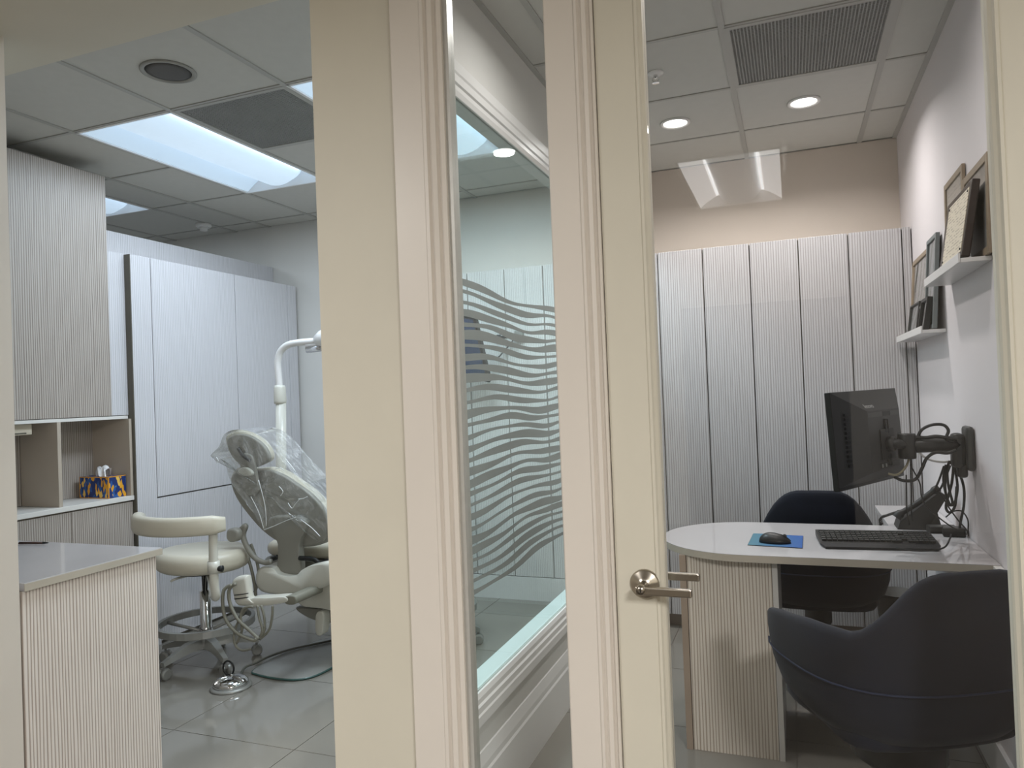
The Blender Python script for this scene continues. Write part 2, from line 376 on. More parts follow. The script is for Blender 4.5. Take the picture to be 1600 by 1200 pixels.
# ---- door with glass
d1 = struct(tag(bpy.data.objects.new('door_1', None), 'cream framed full glass door with a nickel lever')); COL.objects.link(d1)
Yd = 1.635; GX0, GX1 = -.279, .379; GZ0, GZ1 = .16, 2.30
def door_stile(x_out, x_in, nm):
    s = 1 if x_in > x_out else -1
    prof = [(x_out, Yd), (x_in-s*.020, Yd), (x_in-s*.017, Yd-.004), (x_in-s*.011, Yd-.004), (x_in-s*.008, Yd+.004), (x_in-s*.002, Yd+.010), (x_in, Yd+.018), (x_in, Yd+.045), (x_out, Yd+.045)]
    prismo(nm, [(x, y, .012) for x, y in prof], (0, 0, 1), 2.438, M_cream, d1)
door_stile(-.388, GX0, 'door_stile'); door_stile(.500, GX1, 'door_stile')
box('door_rail', GX0, GX1, Yd, Yd+.045, .012, GZ0, M_cream, d1)
box('door_rail', GX0, GX1, Yd, Yd+.045, GZ1, 2.45, M_cream, d1)
box('glass_pane', GX0, GX1, Yd+.020, Yd+.026, GZ0, GZ1, M_glassdoor, d1)
hx, hz = -.3228, EYE-.4333
def lever(s, y0):
    h = latheo('handle_rose', [(.033, 0), (.033, .004), (.030, .007), (.016, .012), (.013, .016), (0, .016)], M_nickel, d1, (hx, y0, hz), (0, s, 0), 32)
    tag(h, 'round satin nickel rose')
    latheo('lever_spindle', [(.011, .01), (.0105, .052), (.0095, .054), (0, .054)], M_nickel, h, (hx, y0, hz), (0, s, 0), 20)
    yb = y0+s*.047
    bm = bmesh.new(); bx(bm, -.012, .108, -.0065, .0065, -.009, .009, .003, Matrix.Translation((hx, yb, hz-.003)))
    tag(new('lever', bm, M_nickel, h), 'squared nickel lever')
    if s < 0:
        latheo('key_cylinder', [(.0095, .054), (.0095, .057), (0, .057)], M_nickel, h, (hx, y0, hz), (0, s, 0), 16)
        box('key_slot', hx-.001, hx+.001, y0-.0582, y0-.056, hz-.005, hz+.005, M_black, h)
lever(-1, Yd); lever(1, Yd+.045)

# ---- panelled walls
def panel_row_x(parent, xs, y0, y1, z0, z1, m, nm='wall_panel', gap=.003):
    for a, b in zip(xs, xs[1:]): box(nm, a+gap, b-gap, y0, y1, z0, z1, m, parent, .0015)
# treatment room back wall, seen through the etched window
box('panel_backing', -2.6, px0, 4.545, 4.56, .12, EYE+.83, M_dark, bw)
xs = [-2.59+.27*i for i in range(1, 6)]; xs = [-2.562, -2.292, -2.022, -1.752, -1.482, -1.212, px0]
panel_row_x(bw, xs, 4.528, 4.547, .155, EYE+.833, M_fl_white_b)
box('baseboard_back', -2.6, px0, 4.522, 4.545, 0, .15, M_white, bw)

# ================================================================ LIGHT FITTINGS
def troffer(x0, x1, y0, y1, label, basket, tubes, tint, group=None):
    t = thing('ceiling_light', label, 'light', ((x0+x1)/2, (y0+y1)/2, CEIL), 0, group)
    hw, hl = (x1-x0)/2-.012, (y1-y0)/2-.012
    fm = bmesh.new()
    for a in ((-hw-.008, -hw+.006, -hl-.008, hl+.008), (hw-.006, hw+.008, -hl-.008, hl+.008), (-hw, hw, -hl-.008, -hl+.006), (-hw, hw, hl-.006, hl+.008)): bx(fm, *a, -.002, .10)
    new('frame', fm, M_white, t)
    mr = mat('troffer_reflector_'+tint[0], (225, 240, 252) if tint[0] == 'cool' else (236, 234, 230), .35, var=.01, emit=tint[1], es=tint[2])  # reflectors and end plates glow in place of tube light falling on them
    for s in (-1, 1):
        bm = bmesh.new(); P = []
        for i in range(9):
            a = i/8; x = s*(hw-.004-(hw-.12)*a); z = .006+.085*math.sin(a*PI/2); P.append((x, z))
        A = [bm.verts.new((x, -hl, z)) for x, z in P]; B = [bm.verts.new((x, hl, z)) for x, z in P]
        for i in range(8): bm.faces.new((A[i], A[i+1], B[i+1], B[i]))
        new('reflector', bm, mr, t, True)
    bm = bmesh.new(); rings = []
    ends = [(-hl+.03, .0), (-hl+.06, 1), (hl-.06, 1), (hl-.03, 0.0)]
    seg = 14
    for k_ in range(len(ends)):
        y, f = ends[k_]
        rings.append([bm.verts.new((-.145*math.cos(PI*i/seg), y if f else y, .092-(.098*math.sin(PI*i/seg))*(1 if f else .75))) for i in range(seg+1)])
    for A, B in zip(rings, rings[1:]):
        for i in range(seg): bm.faces.new((A[i], A[i+1], B[i+1], B[i]))
    bm.faces.new(rings[0]); bm.faces.new(rings[-1][::-1])
    bmx = mat('basket_lens_'+tint[0], (225, 236, 244), .4, var=.01, emit=tint[1], es=basket)
    new('basket_lens', bm, bmx, t, True)
    bm = bmesh.new(); pr = [(-hw, .006), (-hw, .095), (hw, .095), (hw, .006)]
    ml = mat('lamp_tube_'+tint[0], (240, 245, 250), .4, emit=tint[1], es=tubes)
    for s in (-1, 1):
        bm = bmesh.new(); tube(bm, [(s*.160, -hl+.05, .082), (s*.160, hl-.05, .082)], .009, 8); new('lamp_tube', bm, ml, t, True)
    for s in (-1, 1):
        bm = bmesh.new(); arc = [(-hw+.004, .004)]+[(-hw+2*hw*i/12, .006+.085*math.sin(PI*i/12)**.5) for i in range(13)]+[(hw-.004, .004)]
        A = [bm.verts.new((x, s*(hl-.005), z)) for x, z in arc]; bm.faces.new(A)
        new('end_plate', bm, mr, t)
    return t
cool = ('cool', (.62, .80, 1.0), .38)
hallt = ('hall', (1.0, .98, .97), 4.6)
troffer(-3.18, -2.57, 2.546, 3.758, 'large lit ceiling light above dental chair', .62, 3.5, cool)
troffer(-1.945, -1.34, 2.546, 3.758, 'lit ceiling light mostly hidden behind the cream pier, seen again through etched window', .62, 3.5, cool)
troffer(-4.58, -3.97, 2.546, 3.758, 'lit ceiling light half hidden behind the tall beige wall cabinet', .62, 3.5, cool)
troffer(-.60, .01, -2.36, -1.10, 'hall ceiling light mirrored in the door glass', 1.3, 10, hallt)
def downlight(p, label):
    t = thing('recessed_downlight', label, 'light', (p.x, p.y, CEIL), 0, 'office downlights')
    latheo('trim_ring', [(.075, .006), (.075, -.003), (.070, -.005), (.060, -.003), (.056, .004), (.056, .006)], M_white, t, seg=32)
    latheo('lens', [(.0555, .004), (.0555, .000), (.03, -.002), (0, -.003)], mat('downlight_lens', (255, 250, 240), .4, emit=(1, .97, .92), es=9), t, seg=32)
    l = bpy.data.lights.new('downlight_lamp', 'AREA'); l.shape = 'DISK'; l.size = .10; l.energy = W_DOWN; l.color = WARM; l.spread = 2.6
    lo = bpy.data.objects.new('downlight_lamp', l); lo.location = (0, 0, -.012); lo.parent = t; COL.objects.link(lo)
    return t
downlight(at(1055, 193, 'z', CEIL), 'left of the two round downlights in the office ceiling')
downlight(at(1256, 160, 'z', CEIL), 'right of the two round downlights, below the grey return grille')
# sprinkler
p = at(1024, 116, 'z', CEIL); t = thing('sprinkler', 'small chrome fire sprinkler on the office ceiling', 'sprinkler', (p.x, p.y, CEIL+.005))
latheo('escutcheon', [(.036, 0), (.034, -.005), (.02, -.009), (0, -.009)], M_white, t)
bm = bmesh.new(); lathe(bm, [(.009, -.008), (.009, -.02), (.005, -.024), (0, -.024)], seg=12)
for s in (-1, 1): tube(bm, catmull([(s*.008, 0, -.018), (s*.014, 0, -.028), (s*.005, 0, -.042)], 4), .0022, 6)
lathe(bm, [(.015, -.042), (.015, -.044), (0, -.045)], seg=14); new('sprinkler_head', bm, M_chrome, t)
# grilles
def grille(x0, x1, y0, y1, label, diffuser):
    t = thing('return_air_grille', label, 'vent', ((x0+x1)/2, (y0+y1)/2, CEIL))
    hw, hl = (x1-x0)/2-.006, (y1-y0)/2-.006
    bm = bmesh.new()
    for a in ((-hw, -hw+.02, -hl, hl), (hw-.02, hw, -hl, hl), (-hw+.02, hw-.02, -hl, -hl+.02), (-hw+.02, hw-.02, hl-.02, hl)): bx(bm, *a, -.001, .022)
    new('frame', bm, M_grid, t)
    box('duct_cover', -hw, hw, -hl, hl, .05, .06, mat('duct_grey', (84, 84, 82), .8), t)
    n = 44; bm = bmesh.new()
    for i in range(n+1):
        q = -hw+.02+(2*hw-.04)*i/n; bx(bm, q-.0022, q+.0022, -hl+.02, hl-.02, .002, .014)
        q = -hl+.02+(2*hl-.04)*i/n; bx(bm, -hw+.02, hw-.02, q-.0022, q+.0022, .003, .013)
    o = new('egg_crate_core', bm, M_mesh, t); o['kind'] = 'stuff'
    if diffuser: latheo('duct_collar', [(.15, .048), (.15, .02), (.14, .02), (.14, .048)], M_mesh, t)
    return t
grille(-.19, .412, 2.843, 3.44, 'square grey egg crate grille above the office desk', False)
grille(-2.57, -1.945, 2.546, 3.156, 'dark grey grille beside the large lit ceiling light', True)
# speaker
t = thing('ceiling_speaker', 'round grey speaker in the treatment room ceiling', 'speaker', (-2.275, 2.25, CEIL+.005))
latheo('speaker_rim', [(.105, 0), (.105, -.006), (.098, -.009), (.088, -.006), (.086, 0)], mat('speaker_rim', (150, 148, 142), .5), t, seg=36)
latheo('speaker_grille', [(.0865, -.003), (.06, -.007), (0, -.009)], mat('speaker_mesh', (92, 90, 88), .7, bump=.6, bs=500), t, seg=36)
# detector
p = at(318, 351, 'z', CEIL); t = thing('smoke_detector', 'small white detector near the far ceiling corner', 'detector', (p.x, p.y, CEIL+.005))
latheo('base', [(.055, 0), (.055, -.02), (.045, -.028), (0, -.028)], M_white, t); latheo('sensor_head', [(.03, -.028), (.026, -.05), (0, -.055)], M_white, t)

# ================================================================ TREATMENT ROOM JOINERY
# upper cabinet (beige, to the ceiling)
uc = thing('upper_cabinet', 'beige fluted wall cabinet reaching the ceiling at far left', 'cabinet', (0, 0, 0))
zc0 = EYE-.052
UX = -3.46
ye = at(170, 470, 'x', UX).y; zt = at(165, 277, 'x', UX).z; zs_ = at(190, 396, 'x', UX).z; yn = at(197, 500, 'x', UX).y
box('carcass', -3.90, UX-.024, 1.70, ye-.002, zc0+.018, zt, M_beigelam, uc)
box('carcass', -3.63, UX-.024, ye-.001, yn, zc0+.018, zs_-.003, M_whitelam, uc)
box('door', UX-.022, UX, 1.70, ye-.0015, zc0+.02, zt, M_fl_beige_y, uc, .001)
tag(box('narrow_door', UX-.022, UX-.003, ye+.0015, yn, zc0+.02, zs_, M_fl_white_y, uc, .001), 'narrow white lower door')
box('bottom_board', -3.90, UX-.002, 1.70, 3.058, zc0, zc0+.017, M_whitelam, uc)
# niche + base cabinet
nb = thing('base_cabinet', 'low beige cabinet with open niche and countertop behind the reception counter', 'cabinet', (0, 0, 0))
box('niche_back', -3.74, -3.72, 1.70, 3.060, .872, zc0-.001, M_fl_beige_y, nb)
box('niche_side', -3.72, -3.44, 3.043, 3.060, .872, zc0-.001, M_beigelam, nb)
yd = at(94.5, 790, 'x', -3.455).y
box('divider', -3.72, -3.45, yd-.010, yd+.010, .872, zc0-.001, M_beigelam, nb)
box('countertop', -3.74, -3.435, 1.70, 3.060, .846, .871, M_whitelam, nb, .002)
box('carcass', -3.74, -3.463, 1.70, 3.060, .08, .845, M_beigelam, nb)
box('toe_kick', -3.74, -3.50, 1.70, 3.060, 0, .079, M_dark, nb)
ys = at(112, 820, 'x', -3.445).y
for a, b in ((1.70, ys-.38), (ys-.38, ys), (ys, 3.058)): box('door', -3.462, -3.445, a+.0015, b-.0015, .085, .838, M_fl_beige_y, nb, .001)
# towel dispenser under the upper cabinet
t = thing('towel_dispenser', 'beige box hanging under the wall cabinet above the niche', 'dispenser', (0, 0, 0))
bm = bmesh.new(); pa = at(24, 666, 'x', -3.5); pb = at(50, 666, 'x', -3.5)
bx(bm, -3.715, -3.50, 2.20, pb.y, zc0-.055, zc0-.001, .004); new('housing', bm, mat('dispenser_plastic', (200, 190, 172), .4), t)
box('outlet_slot', -3.502, -3.4985, 2.24, pb.y-.03, zc0-.050, zc0-.043, M_dark, t)
# tall cabinet run
tc_ = thing('tall_cabinet', 'tall white fluted cabinet run along the left wall', 'cabinet', (0, 0, 0))
TX = -3.42; TZ = EYE+.866
box('carcass', -3.64, TX-.031, 3.067, 4.53, .0, TZ-.004, M_whitelam, tc_)
box('gap_shade', -3.64, TX-.002, 3.0622, 3.0665, 0, TZ, M_dark, tc_)  # dark face put in for the shadow gap beside the upper cabinet
box('reveal_backing', TX-.030, TX-.0205, 3.067, 4.53, .002, TZ-.006, M_dark, tc_)
zb = EYE-.513
s1, s2, s3 = at(234.7, 404, 'x', TX).y, at(366, 427, 'x', TX).y, at(448, 444, 'x', TX).y
G = .0025
box('filler_panel', TX-.02, TX, 3.067, s1-G, .0, TZ, M_fl_white_y, tc_, .001)
box('filler_panel', TX-.02, TX, s3+G, 4.53, .0, TZ, M_fl_white_y, tc_, .001)
for a, b in ((s1, s2), (s2, s3)):
    box('door', TX-.02, TX, a+G, b-G, zb+.004, TZ, M_fl_white_y, tc_, .001)
    box('lower_door', TX-.0204, TX-.004, a+G, b-G, .02, zb-.004, M_fl_white_y, tc_, .001)
box('upper_back_panel', -3.665, -3.641, 3.067, 4.555, 2.0, EYE+1.034, M_fl_white_y, tc_)
# reception counter
rc = thing('reception_counter', 'foreground counter with white top and beige fluted side', 'counter', (0, 0, 0))
CX = -2.232
box('countertop', -3.1, CX, 1.575, 2.105, .800, .826, mat('grey_quartz', (176, 172, 172), .10, var=.03, vs_=3), rc, .002)
box('edge_band', CX, CX+.002, 1.575, 2.105, .8005, .8235, M_edge, rc)
box('carcass', -3.1, CX-.035, 1.575, 2.085, 0, .799, M_beigelam, rc)
box('fluted_panel', CX-.034, CX-.014, 1.575, 2.088, 0, .799, M_fl_counter, rc, .001)
# pen
p0, p1 = at(30, 850, 'z', .83), at(76, 849.5, 'z', .83)
t = thing('pen', 'dark pen lying on the reception counter', 'pen', p1)
d = (p0-p1); d.z = 0; d.normalize()
q = Vector((0, 0, .0035)); tubeo('barrel', [q+d*.025, q+d*.13], .0048, mat('brown_barrel', (62, 40, 34), .3), t, sm=0)
tube_b = bmesh.new(); tube(tube_b, [q, q+d*.006, q+d*.025], [.001, .003, .0048], 8); new('tip', tube_b, M_black, t, True)
tubeo('cap', [q+d*.13, q+d*.16], .0052, M_whitelam, t, sm=0)
# tissue box
pa, pb, pc = at(122, 776, 'z', .872), at(170, 779, 'z', .872), at(199, 774, 'z', .872)
mt = mat('tissue_box_print', (28, 60, 120), .45); nt = mt.node_tree; N = nt.nodes; L = nt.links
tc = N.new('ShaderNodeTexCoord'); mp = N.new('ShaderNodeMapping'); mp.inputs['Scale'].default_value = (52, 52, 20); mp.inputs['Rotation'].default_value = (.4, .4, 0)
L.new(tc.outputs['Object'], mp.inputs[0]); vo = N.new('ShaderNodeTexVoronoi'); vo.inputs['Scale'].default_value = 1.6; L.new(mp.outputs[0], vo.inputs[0])
rp = N.new('ShaderNodeValToRGB'); rp.color_ramp.interpolation = 'CONSTANT'; L.new(vo.outputs['Color'], rp.inputs[0])
e = rp.color_ramp.elements; e[0].color = lin((20, 44, 104)); e[1].position = .45; e[1].color = lin((222, 158, 38))
for pos, cc in ((.56, (34, 84, 150)), (.72, (232, 190, 90)), (.8, (16, 34, 88)), (.92, (90, 150, 190))):
    q_ = e.new(pos); q_.color = lin(cc)
L.new(rp.outputs[0], N['Principled BSDF'].inputs['Base Color'])
tb = thing('tissue_box', 'blue and orange patterned tissue box in the niche', 'tissue box', (pb.x, pb.y, .8715))
wx = -.215; wy = .112; hb = .116
bm = bmesh.new(); bx(bm, wx, 0, 0, wy, 0, hb, .002); new('carton', bm, mt, tb)
mo = mat('orange_board', (214, 148, 40), .5)
bm = bmesh.new()
for a in ((wx, 0, -.0008, .003, 0, .004), (wx, 0, -.0008, .003, hb-.004, hb+.0006), (-.004, .0008, -.001, .004, 0, hb), (-.003, .0008, 0, wy, hb-.004, hb+.0006), (wx-.0006, wx+.003, -.0008, .003, 0, hb)): bx(bm, *a)
new('border', bm, mo, tb)
bm = bmesh.new(); bmesh.ops.create_grid(bm, x_segments=10, y_segments=6, size=.5)
for v in bm.verts:
    x, y = v.co.x, v.co.y
    v.co = Vector((-.10+x*.085+.012*math.sin(9*y), wy/2+y*.05+.006*math.sin(11*x), hb-.002+.058*(1-(abs(y)*2)**2)*(1-.5*abs(x))+.008*math.sin(13*x+5*y)))
new('tissue', bm, mat('tissue_paper', (232, 232, 234), .9), tb, True)

# ================================================================ DENTAL STOOL
SC = Vector((-2.925, 3.03, 0))
def make_stool(label):
    t = thing('dental_stool', label, 'stool', SC)
    # seat
    o = catmull([(.245*math.cos(a)*(1.0 if math.cos(a) > 0 else 1.08), .215*math.sin(a), .50) for a in [2*PI*k_/12 for k_ in range(12)]], 4, True)
    new('seat', pillow(bmesh.new(), o, (0, 0, 1), .105, .045, 5), M_vinyl, t, True)
    latheo('seat_plate', [(.13, .485), (.13, .499), (.05, .50)], M_black2, t, seg=20)
    # body support arc
    C = Vector((.095, -.05, 0)); P = [C+Vector((.335*math.cos(a), .335*math.sin(a), .785)) for a in [math.radians(207+118*k_/12) for k_ in range(13)]]
    bm = bmesh.new(); rings = []
    for i, p in enumerate(P):
        d_ = (P[min(i+1, 12)]-P[max(i-1, 0)]).normalized(); nn = d_.cross(Vector((0, 0, 1)))
        f = 1 if 0 < i < 12 else .72
        rings.append([bm.verts.new(p+nn*.028*f*math.copysign(abs(math.cos(a))**.6, math.cos(a))+Vector((0, 0, .046*f*math.copysign(abs(math.sin(a))**.6, math.sin(a))))) for a in [2*PI*k_/16 for k_ in range(16)]])
    for A, B in zip(rings, rings[1:]):
        for k_ in range(16): bm.faces.new((A[k_], A[(k_+1) % 16], B[(k_+1) % 16], B[k_]))
    bm.faces.new(rings[0]); bm.faces.new(rings[-1][::-1]); new('body_support', bm, M_vinyl, t, True)
    q = P[11]
    tubeo('support_post', [(q.x-.015, q.y+.02, .76), (q.x-.015, q.y+.015, .60), (q.x-.016, q.y+.018, .50), (q.x-.03, q.y+.04, .435), (q.x-.10, q.y+.10, .430), (q.x-.17, q.y+.17, .455), (.03, 0, .487)], .021, M_shell2, t, 12)
    latheo('clamp_collar', [(.028, 0), (.028, .055), (0, .055)], M_shell2, t, (q.x-.015, q.y+.016, .555))
    latheo('clamp_knob', [(.012, 0), (.016, .02), (0, .022)], M_black2, t, (q.x+.01, q.y+.02, .575), (1, .2, 0), 12)
    tubeo('height_lever', [(0, -.02, .478), (-.08, -.10, .466), (-.10, -.13, .455)], .006, M_shell2, t)
    latheo('gas_cylinder', [(.016, .485), (.016, .385), (.029, .38), (.029, .20), (.034, .195), (.034, .12), (0, .12)], M_chrome, t)
    # foot ring with spokes
    R_ = [(.235*math.cos(a), .235*math.sin(a), .215) for a in [2*PI*k_/36 for k_ in range(36)]]
    bm = bmesh.new(); rings = []
    for p in R_:
        p = Vector(p); nn = Vector((p.x, p.y, 0)).normalized()
        rings.append([bm.verts.new(p+nn*.010*cx_+Vector((0, 0, .017*cz))) for cx_, cz in ((1, 1), (1, -1), (-1, -1), (-1, 1))])
    for i in range(36):
        for k_ in range(4): bm.faces.new((rings[i][k_], rings[i][(k_+1) % 4], rings[(i+1) % 36][(k_+1) % 4], rings[(i+1) % 36][k_]))
    fr = new('foot_ring', bm, M_basegrey, t)
    for a in (70, 190, 310):
        a = math.radians(a); tubeo('ring_spoke', [(.03*math.cos(a), .03*math.sin(a), .17), (.228*math.cos(a), .228*math.sin(a), .208)], .009, M_basegrey, fr, sm=0)
    latheo('hub', [(.05, .085), (.058, .10), (.052, .135), (.037, .15), (0, .15)], M_basegrey, t)
    for k_ in range(5):
        a = math.radians(261+72*k_); d_ = Vector((math.cos(a), math.sin(a), 0)); s_ = Vector((-d_.y, d_.x, 0))
        bm = bmesh.new(); rr = []
        for f, zc_, hh, ww in ((.03, .118, .026, .034), (.12, .116, .021, .027), (.20, .095, .014, .02), (.258, .078, .010, .016)):
            rr.append([bm.verts.new(d_*f+s_*ww*a_+Vector((0, 0, zc_+hh*b_))) for a_, b_ in ((-1, -1), (1, -1), (.7, 1), (-.7, 1))])
        for A, B in zip(rr, rr[1:]):
            for j in range(4): bm.faces.new((A[j], A[(j+1) % 4], B[(j+1) % 4], B[j]))
        bm.faces.new(rr[0]); bm.faces.new(rr[-1][::-1]); lg = new('leg', bm, M_basegrey, t)
        cst = bmesh.new(); c_ = d_*.247
        lathe(cst, [(.006, .05), (.006, .078), (0, .078)], c_)
        bx(cst, -.012, .012, -.02, .02, .035, .058, .003, Matrix.Translation(c_) @ Matrix.Rotation(a, 4, 'Z'))
        for s in (-1, 1): lathe(cst, [(.02, 0), (.0275, .004), (.0275, .014), (.02, .018), (0, .018)], c_+s_*(s*.006 if s > 0 else -.006)+Vector((0, 0, .0285)), s_*s, 18)
        new('caster', cst, M_basegrey, lg)
    return t
stool = make_stool('cream vinyl dental stool with curved arm support in front of the tall white cabinet')
st2 = dup(stool); p = at(748, 1006, 'z', 0); a = math.radians(-30)
st2.rotation_euler = (0, 0, math.radians(-93))
st2.location = (p.x-.247*math.cos(math.radians(24)), p.y-.247*math.sin(math.radians(24)), 0)
st2['label'] = 'stool hidden behind the cream pier, one caster seen through the etched window'

# ================================================================ DENTAL CHAIR
dc = thing('dental_chair', 'grey and cream dental chair with raised backrest and headrest', 'dental chair', (-2.45, 3.3, 0))
def loc(L_, ax, v): return [at(x, y, ax, v)-Vector((-2.45, 3.3, 0)) for x, y in L_]
def dpil(nm, L_, y, th, r, m, parent=dc, n=(0, 1, 0)): return pillowo(nm, loc(L_, 'y', y), n, th, r, m, parent)
HEAD = [(351, 688), (357, 680), (370, 676), (386, 678), (402, 686), (414, 697), (422, 712), (421, 722), (411, 728), (396, 733), (380, 732), (368, 724), (357, 710)]
BACK = [(359, 752), (364, 739), (376, 733), (396, 736), (420, 735), (440, 742), (462, 756), (485, 773), (505, 796), (514, 822), (513, 842), (498, 852), (470, 855), (440, 850), (412, 832), (388, 806), (368, 778)]
hd = dpil('headrest', [(x-1, y-3) for x, y in HEAD], 3.135, .055, .022, M_vinyl)
dpil('headrest_shell', [(385+(x-385)*.93, 706+(y-706)*.93) for x, y in HEAD], 3.115, .03, .012, M_shell, hd)
bk = dpil('backrest', [(437+(x-437)*1.02, 795+(y-795)*1.03-2) for x, y in BACK], 3.165, .085, .03, M_vinyl)
dpil('backrest_shell', BACK, 3.14, .035, .014, M_shell, bk)
dpil('headrest_bar', [(374, 712), (392, 712), (400, 740), (402, 770), (384, 772), (378, 742)], 3.10, .018, .006, M_shell)
kn = dpil('headrest_knob', [(370, 738), (376, 731), (385, 731), (393, 737), (393, 743), (383, 744), (373, 742)], 3.085, .022, .008, M_shell2)
lv = bmesh.new(); tube(lv, catmull(loc([(372, 700), (380, 712), (391, 720)], 'y', 3.095), 4), .009, 8); tag(new('headrest_lever', lv, M_black, dc, True), 'black headrest release lever')
dpil('back_stem', [(418, 812), (448, 806), (478, 816), (467, 850), (468, 896), (450, 899), (433, 896), (433, 850)], 3.105, .05, .012, M_shell)
# seat and legrest
st = pillowo('seat', [(-.27, -.08, .50), (-.05, -.12, .50), (.22, -.08, .50), (.27, .15, .50), (.24, .42, .50), (.12, .82, .50), (-.02, .84, .50), (-.16, .42, .50), (-.26, .15, .50)], (0, 0, 1), .075, .03, M_vinyl, dc)
st.location = (.0, .06, .02)
pillowo('seat_underpan', [(-.25, -.06, .45), (.22, -.06, .45), (.24, .15, .45), (.2, .4, .45), (-.15, .4, .45), (-.24, .15, .45)], (0, 0, 1), .065, .02, M_shell, dc)
# U shaped cover under the stem
dpil('base_cover', [(395, 908), (398, 893), (408, 886), (424, 888), (432, 897), (450, 901), (466, 898), (476, 888), (490, 882), (515, 880), (520, 905), (505, 918), (480, 927), (450, 931), (415, 929), (400, 922)], 3.06, .30, .03, M_shell2)
dpil('base_body', [(462, 930), (490, 922), (520, 900), (540, 905), (540, 955), (500, 952), (468, 947)], 3.10, .24, .02, M_shell2)
dpil('lower_housing', [(460, 950), (500, 951), (540, 955), (540, 975), (500, 972), (476, 964)], 3.16, .20, .02, M_shell)
dpil('support_foot', [(494, 958), (504, 957), (505, 975), (502, 992), (494, 992), (492, 975)], 3.10, .06, .008, M_shell2)
tag(box('pedestal', .10, .30, .00, .42, .012, .30, M_shell2, dc, .02), 'cream pedestal')
bpz = [at(x, y, 'z', .0)-Vector((-2.45, 3.3, 0)) for x, y in [(396, 1050), (402, 1056), (430, 1062), (465, 1064), (500, 1055), (540, 1030), (548, 1005), (515, 1000), (470, 1013), (430, 1030)]]
tag(pillowo('base_plate', bpz, (0, 0, 1), .012, .004, mat('grey_base_plate', (140, 140, 136), .25), dc), 'flat grey floor plate')
tubeo('plate_edge', [p+Vector((0, 0, .006)) for p in bpz], .0055, mat('teal_edge_glass', (64, 92, 88), .25), dc, 6, True)
# armrest knob on the left and its link
dpil('arm_pad', [(352, 838), (354, 828), (364, 826), (371, 832), (370, 844), (360, 848), (354, 845)], 3.02, .05, .016, M_shell)
tubeo('arm_link', loc([(371, 834), (378, 826), (384, 822), (380, 838), (388, 858), (400, 873), (414, 879), (424, 877)], 'y', 3.07), .014, M_shell, dc)
# assistant's arm and hoses
ac = dpil('instrument_holder', [(360, 912), (366, 903), (380, 900), (384, 905), (388, 935), (395, 946), (372, 948), (364, 938)], 2.87, .05, .022, M_shell2)
for yy in (930, 936): tubeo('holder_slot', loc([(366, yy), (376, yy-1), (388, yy-3)], 'y', 2.867), .0022, M_black, ac, 6)
dpil('holder_arm', [(388, 936), (420, 934), (445, 933), (447, 941), (420, 946), (392, 948)], 2.88, .07, .008, M_shell2)
dpil('arm_knuckle', [(444, 933), (460, 932), (461, 944), (446, 944)], 2.885, .25, .006, M_hose)
hoses = [[(362, 914), (350, 922), (348, 945), (354, 970), (372, 990), (395, 1000), (401, 998)],
         [(368, 912), (358, 922), (360, 945), (372, 968), (390, 985), (404, 998)],
         [(395, 948), (382, 950), (376, 962), (378, 985), (370, 1005)],
         [(402, 946), (405, 965), (410, 985), (404, 998)], [(408, 946), (413, 965), (413, 985), (406, 998)], [(426, 946), (425, 965), (420, 985), (406, 999)],
         [(386, 950), (374, 968), (366, 990), (368, 1008), (378, 1016), (392, 1014)]]
for i, h in enumerate(hoses): tubeo('hose', loc(h, 'y', 2.83+.008*i), .0085 if i < 2 else .006, M_hose, dc, 8)
for h in ([(383, 856), (393, 890), (398, 915), (400, 935)], [(392, 850), (402, 880), (404, 905), (398, 925)]): tubeo('hose', loc(h, 'y', 3.11), .008, M_hose, dc, 8)
for h in ([(424, 874), (430, 872), (434, 870)], [(468, 872), (490, 874), (500, 880), (516, 876)]): tubeo('mechanism_rod', loc(h, 'y', 3.11), .012, M_black2, dc, 8)
# clear cover over headrest and backrest
cv = thing('plastic_cover', 'clear plastic sleeve draped over dental chair headrest', 'cover', (-2.6, 3.1, .6))
BAG = [(330, 712), (343, 698), (352, 678), (372, 671), (396, 676), (418, 692), (440, 718), (462, 742), (488, 768), (508, 794), (512, 830), (505, 846), (485, 838), (462, 808), (440, 816), (424, 826), (410, 828), (400, 806), (388, 790), (372, 768), (360, 750), (354, 728), (345, 716)]
ol = catmull([at(x, y, 'y', 3.06) for x, y in BAG], 3, True)
def bagsheet(nm, y, sgn, inward):
    bm = bmesh.new(); c_ = sum(ol, Vector())/len(ol); rings = []
    for f in (1, .85, .7, .55, .4, .25, .1):
        ring = []
        for i, p in enumerate(ol):
            q = c_+(p-c_)*f
            wr = .008*math.sin(q.x*90+q.z*25)+.006*math.sin(q.z*120-q.x*50)+.004*math.sin(q.x*230)
            ring.append(bm.verts.new(Vector((q.x, y+sgn*(.0+inward*(1-f**2))+(wr if f < 1 else wr*.3), q.z))-Vector((-2.6, 3.1, .6))))
        rings.append(ring)
    n = len(ol)
    for A, B in zip(rings, rings[1:]):
        for i in range(n): bm.faces.new((A[i], A[(i+1) % n], B[(i+1) % n], B[i]))
    bm.faces.new(rings[-1]); return new(nm, bm, M_film, cv, True)
bagsheet('near_sheet', 3.055, -1, .03)
bm = bmesh.new(); n = len(ol); off = Vector((-2.6, 3.1, .6))
A = [bm.verts.new(Vector((p.x, 3.055, p.z))-off) for p in ol]; B = [bm.verts.new(Vector((p.x, 3.27, p.z+.004))-off) for p in ol]
for i in range(n):
    if ol[i].z > .75: bm.faces.new((A[i], A[(i+1) % n], B[(i+1) % n], B[i]))
new('top_fold', bm, M_film, cv, True)
mcr = mat('plastic_crease', (225, 228, 228), .2)
